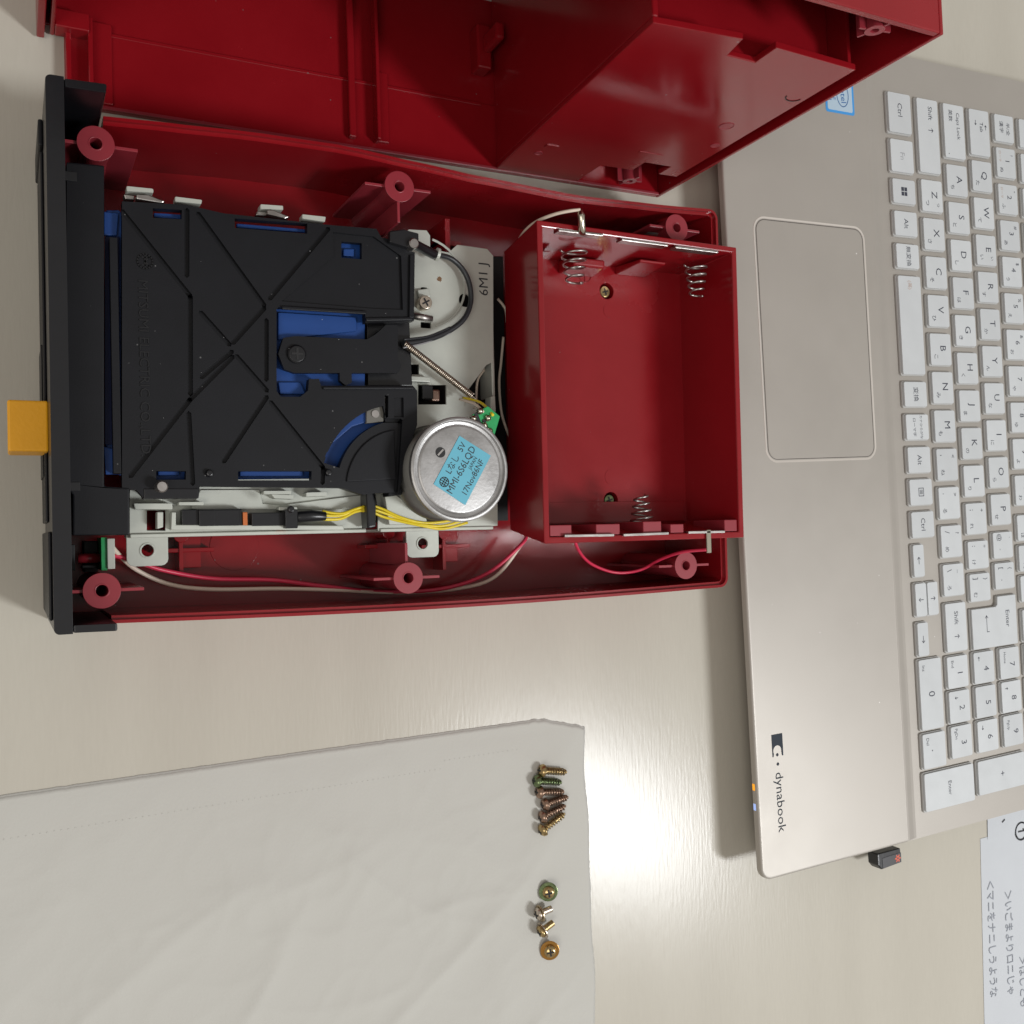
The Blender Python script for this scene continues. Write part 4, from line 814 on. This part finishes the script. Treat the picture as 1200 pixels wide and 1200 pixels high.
# USB receiver in the laptop's right side
dg = thing('usb_dongle', 'tiny black wireless receiver plugged into the side of the laptop', 'usb receiver', (371, -158, 9))
q = MB(); (ax, ay), (bx, by), (cx_, cy_), (dx_, dy_) = [(365.8, -158.4), (383.9, -157.3), (384.2, -163.5), (371.7, -163.8)]
dpl = [(365.6, -157.4), (380.6, -156.9), (381.2, -163.9), (368.0, -165.2), (365.8, -162.8)]
q.prism(dpl, 6, 12.5); dbo = q.build('receiver_body', BLK2, dg, .6, 3)
q = MB(); q.prism([(368.4, -159.8), (380.7, -159.0), (380.8, -163.6), (368.7, -164.7)], 12.52, 12.7); q.build('receiver_cap', mat('dark_grey_plastic', (.05, .05, .055), .3), dg, .08)
q = MB(); q.ring(.5, 1.1, 12.72, 12.8, (378.4, -161.4), 18); [q.prism(circ(378.4+1.5*cos(R(a)), -161.4+1.5*sin(R(a)), .42, 10), 12.72, 12.8) for a in range(0, 360, 60)]; q.build('orange_mark', REDMK, dg)

# ================================================================== tissue with the removed screws
def ridge(x, y, sx, sy, seed, p=5):
    return max(0, 1-abs(noise.noise(Vector((x*sx, y*sy, seed))))*2.4)**p
def tis_h(x, y):
    h = 1.5*noise.noise(Vector((x*.010, y*.013, 3.1)))+.5*noise.noise(Vector((x*.04+4, y*.03, 1)))+1.2
    u, v = x*.8+y*.6, -x*.6+y*.8
    h += 1.1*ridge(u, v, .006, .018, 7.3)+.9*ridge(v, u, .007, .02, 2.2)+.5*ridge(x, y, .012, .035, 9.1, 4)+.3*ridge(y, x, .03, .05, 5.5, 4)+.22*ridge(u, v, .045, .07, 1.5, 4)+.16*ridge(v, x, .07, .05, 4.4, 4)
    e = max(0, min(214-x, -82-y))
    return .1+h*min(1, .04+(e*.022)**.8)
nx, ny = 230, 130
TLp = [(-3.8, -80.8), (83.2, -78.9), (193.8, -77.1), (214.3, -82.5)]
def top_y(x):
    P = TLp
    for (xa, ya), (xb, yb) in zip(P, P[1:]):
        if x <= xb: return ya+(yb-ya)*(x-xa)/(xb-xa)
    return P[-1][1]
ti = thing('tissue_sheet', 'wrinkled white tissue paper spread at the lower left of the table', 'tissue', (80, -160, 0))
def sheet(dz, inset, x_off=0):
    vs = []; fs = []
    for j in range(ny+1):
        for i in range(nx+1):
            x = -130+(344.0-inset*.3)*(i/nx)**.96; f_ = j/ny
            xr = x
            rag = noise.noise(Vector((x*.35, 0, 5)))*.9*(1 if x > 180 else .25)
            yt = top_y(x)+rag-inset; y = yt-f_*175
            if i > nx*.93:
                k = (i/nx-.93)/.07; xr = x+k*(noise.noise(Vector((0, y*.035, 2)))*1.8+(noise.noise(Vector((0, y*1.7, 2)))*.35)+(.012*(-82-y)))
            vs.append((xr, y, tis_h(xr, y)+dz))
    for j in range(ny):
        for i in range(nx):
            a = j*(nx+1)+i; fs.append((a, a+nx+1, a+nx+2, a+1))
    mb = MB(); mb.add(vs, fs, True); return mb
o = sheet(0, 0).build('lower_ply', TIS, ti); md = o.modifiers.new('s', 'SOLIDIFY'); md.thickness = .06*S; md.offset = -1
o = sheet(.08, .7).build('upper_ply', TIS, ti); md = o.modifiers.new('s', 'SOLIDIFY'); md.thickness = .06*S; md.offset = -1
pf = MB()
for k in range(90):
    x = -5+k*2.1; y = top_y(x)-(14 if x < 150 else 11); 
    pf.lathe([(.22, .0), (.15, .03), (.01, .04)], (x, y, tis_h(x, y)+.17), 6)
tag(pf.build('embossed_dots', TIS, ti), kind='stuff')

def cross_slot(mb, r_, z):                 # raised-dark cross recess on a screw head
    mb.box(-r_, -.36, z, r_, .36, z+.05); mb.box(-.36, -r_, z+.051, .36, r_, z+.08)
def long_screw(px0, px1, M_, label, Ls):
    (ax, ay), (bx, by) = px0, px1; zc = tis_h(ax, ay)+.4+1.9
    zt = tis_h(bx, by)+.4+1.2
    t_ = thing('tapping_screw', label, 'screw', (ax, ay, tis_h(ax, ay)+.4), group='screws lying on the tissue')
    d = Vector((bx-ax, by-ay, zt-zc)); L_ = d.length; d.normalize(); c = Vector((ax, ay, zc))
    q = MB(); q.lathe([(.01, -2.0), (1.4, -1.9), (2.3, -1.2), (2.65, -.3), (2.65, 0), (1.2, .05)], c, 26, axis=d, smooth=True); h = q.build('head', M_, t_)
    A = d.to_track_quat('Z', 'Y').to_matrix()
    q = MB(); cross_slot(q, 1.25, 0); q.v = [c+A@Vector((v.x, v.y, -v.z-1.98)) for v in q.v]; q.build('cross_recess', DARK, h)
    q = MB(); q.lathe([(.9, 0), (.9, L_-1.4), (.2, L_)], c, 18, axis=d, smooth=True)
    u = d.orthogonal().normalized(); v2 = d.cross(u); P = []; rs_ = []; n = 8*14
    for i in range(n+1):
        f_ = i/n; an = 2*pi*8.5*f_; rr_ = 1.34 if f_ < .85 else 1.34-.9*(f_-.85)/.15; P.append(c+d*(.9+f_*(L_-1.2))+(u*cos(an)+v2*sin(an))*rr_); rs_.append(.26)
    q.tube(P, rs_, 5); q.build('threaded_shaft', M_, t_)
LS = [([(192.1, -97.5), (203.6, -99.7)], BRASS, 'topmost dark headed brassy screw of the row on the tissue'),
      ([(189.7, -101.4), (201.1, -103.6)], BRGRN, 'greenest screw lying second from top on the tissue'),
      ([(190.7, -106), (202.2, -107.6)], BRPUR, 'straight pinkish screw lying third from top on the tissue'),
      ([(193.3, -111.2), (204.1, -109.9)], BRPUR, 'slanted purplish screw lying just below the straight ones'),
      ([(192, -116.1), (202.8, -113.2)], BRPUR, 'brown slanted screw beside the lowest brassy one'),
      ([(191.8, -121.3), (202.3, -116.3)], BRASS, 'lowest slanted golden screw of the upper group of six')]
for (p_, M_, lb_) in LS: long_screw(p_[0], p_[1], M_, lb_, 12)
def washer_screw(c2, M1, M2, label, flat=True, to=None):
    ax, ay = c2; zb = tis_h(ax, ay)+.45
    t_ = thing('washer_screw', label, 'screw', (ax, ay, zb), group='screws lying on the tissue')
    if flat: d = Vector((-.34, -.05, .94)).normalized(); c = Vector((ax, ay, zb+1.9))
    else: d = Vector((ax-to[0], ay-to[1], .4)).normalized(); c = Vector((ax, ay, zb+3.0))
    q = MB(); q.lathe([(1.2, -.5), (3.9 if flat else 3.3, -.5), (3.9 if flat else 3.3, .0), (1.2, 0.02)], c, 32, axis=d); q.build('washer', M2, t_, .1)
    q = MB(); q.lathe([(1.2, .02), (2.5, .03), (2.5, .7), (2.25, 1.2), (1.5, 1.6), (.01, 1.75)], c, 26, axis=d, smooth=True); h = q.build('head', M1, t_)
    A = d.to_track_quat('Z', 'Y').to_matrix()
    q = MB(); cross_slot(q, 1.55, 1.74); q.v = [c+A@v for v in q.v]; q.build('cross_recess', DARK, h)
    q = MB(); n = 6 if flat else 5.6; q.lathe([(1.35, -.5), (1.35, -(1.8 if flat else n)), (.01, -(1.8 if flat else n))], c, 20, axis=d)
    q.build('threaded_shaft', M1, t_)
W = [(193.1, -146.6), (188.2, -153.9), (189.1, -160.9), (192.8, -169.9)]; T = [(194.5, -153), (194.7, -158.6)]
washer_screw(W[0], BRASS, BRGRN, 'upright washer screw with green rim, uppermost of the lower four')
washer_screw(W[1], NICK, mat('pale_brass', (.46, .38, .26), .3, metal=1), 'silvery brass short screw lying on its side under the green washer screw', False, T[0])
washer_screw(W[2], BRASS, NICK, 'brassy short screw lying tilted above the amber washer screw', False, T[1])
washer_screw(W[3], BRASS, mat('amber_zinc', (.42, .22, .06), .28, metal=1), 'upright amber washer screw, lowest of all on the tissue')

# ================================================================== handwritten papers
pa = thing('note_sheet', 'white paper with pencil writing at the lower right edge', 'paper', (470, -230, 0))
q = MB(); a = [(451.8, -167.1), (449.1, -275.6)]
q.prism([a[0], (640, a[0][1]+4), (640, a[1][1]-60), (a[1][0], a[1][1]-60)], .05, .25); pp = q.build('paper_leaf', PAPER, pa)
q = MB()
for body, pt, sz in (('＜マニをナニしうような', [(456.5, -191.4)][0], 6.8), ('＞いごまよりロニじゃ', [(470, -199.2)][0], 6.8), ('＞はしとも', [(479.7, -235.4)][0], 6.8)):
    text_into(q, body, sz, pt[0]-1, pt[1]+2, .5, R(-90), align='LEFT', sx=.82, bold=-.08)
q.build('pencil_writing', PENCIL, pp)
pa2 = thing('folded_note', 'second white sheet with a circled one, tucked by the laptop corner', 'paper', (480, -160, 0))
a = [(458.2, -148.8), (457.2, -168.3)]
q = MB(); q.prism([(a[0][0], a[0][1]+20), (640, a[0][1]+24), (640, a[1][1]-1), (a[1][0], a[1][1])], .3, .45); p2 = q.build('paper_leaf', PAPER, pa2)
q = MB(); (ax, ay), (bx, by) = [(483.5, -167.9), (469.6, -160.3)]; strokes(q, [circ(0, 0, 4.6, 24)+[(4.6, 0)], [(0, 2.4), (0, -2.4)], [(-1, 1.4), (0, 2.4)]], .9, .6, ax, ay, 1, R(-90)); strokes(q, [[(0, 1), (0, -1)]], .9, .6, bx, by, 1, R(-60)); q.build('pen_writing', INK, p2)
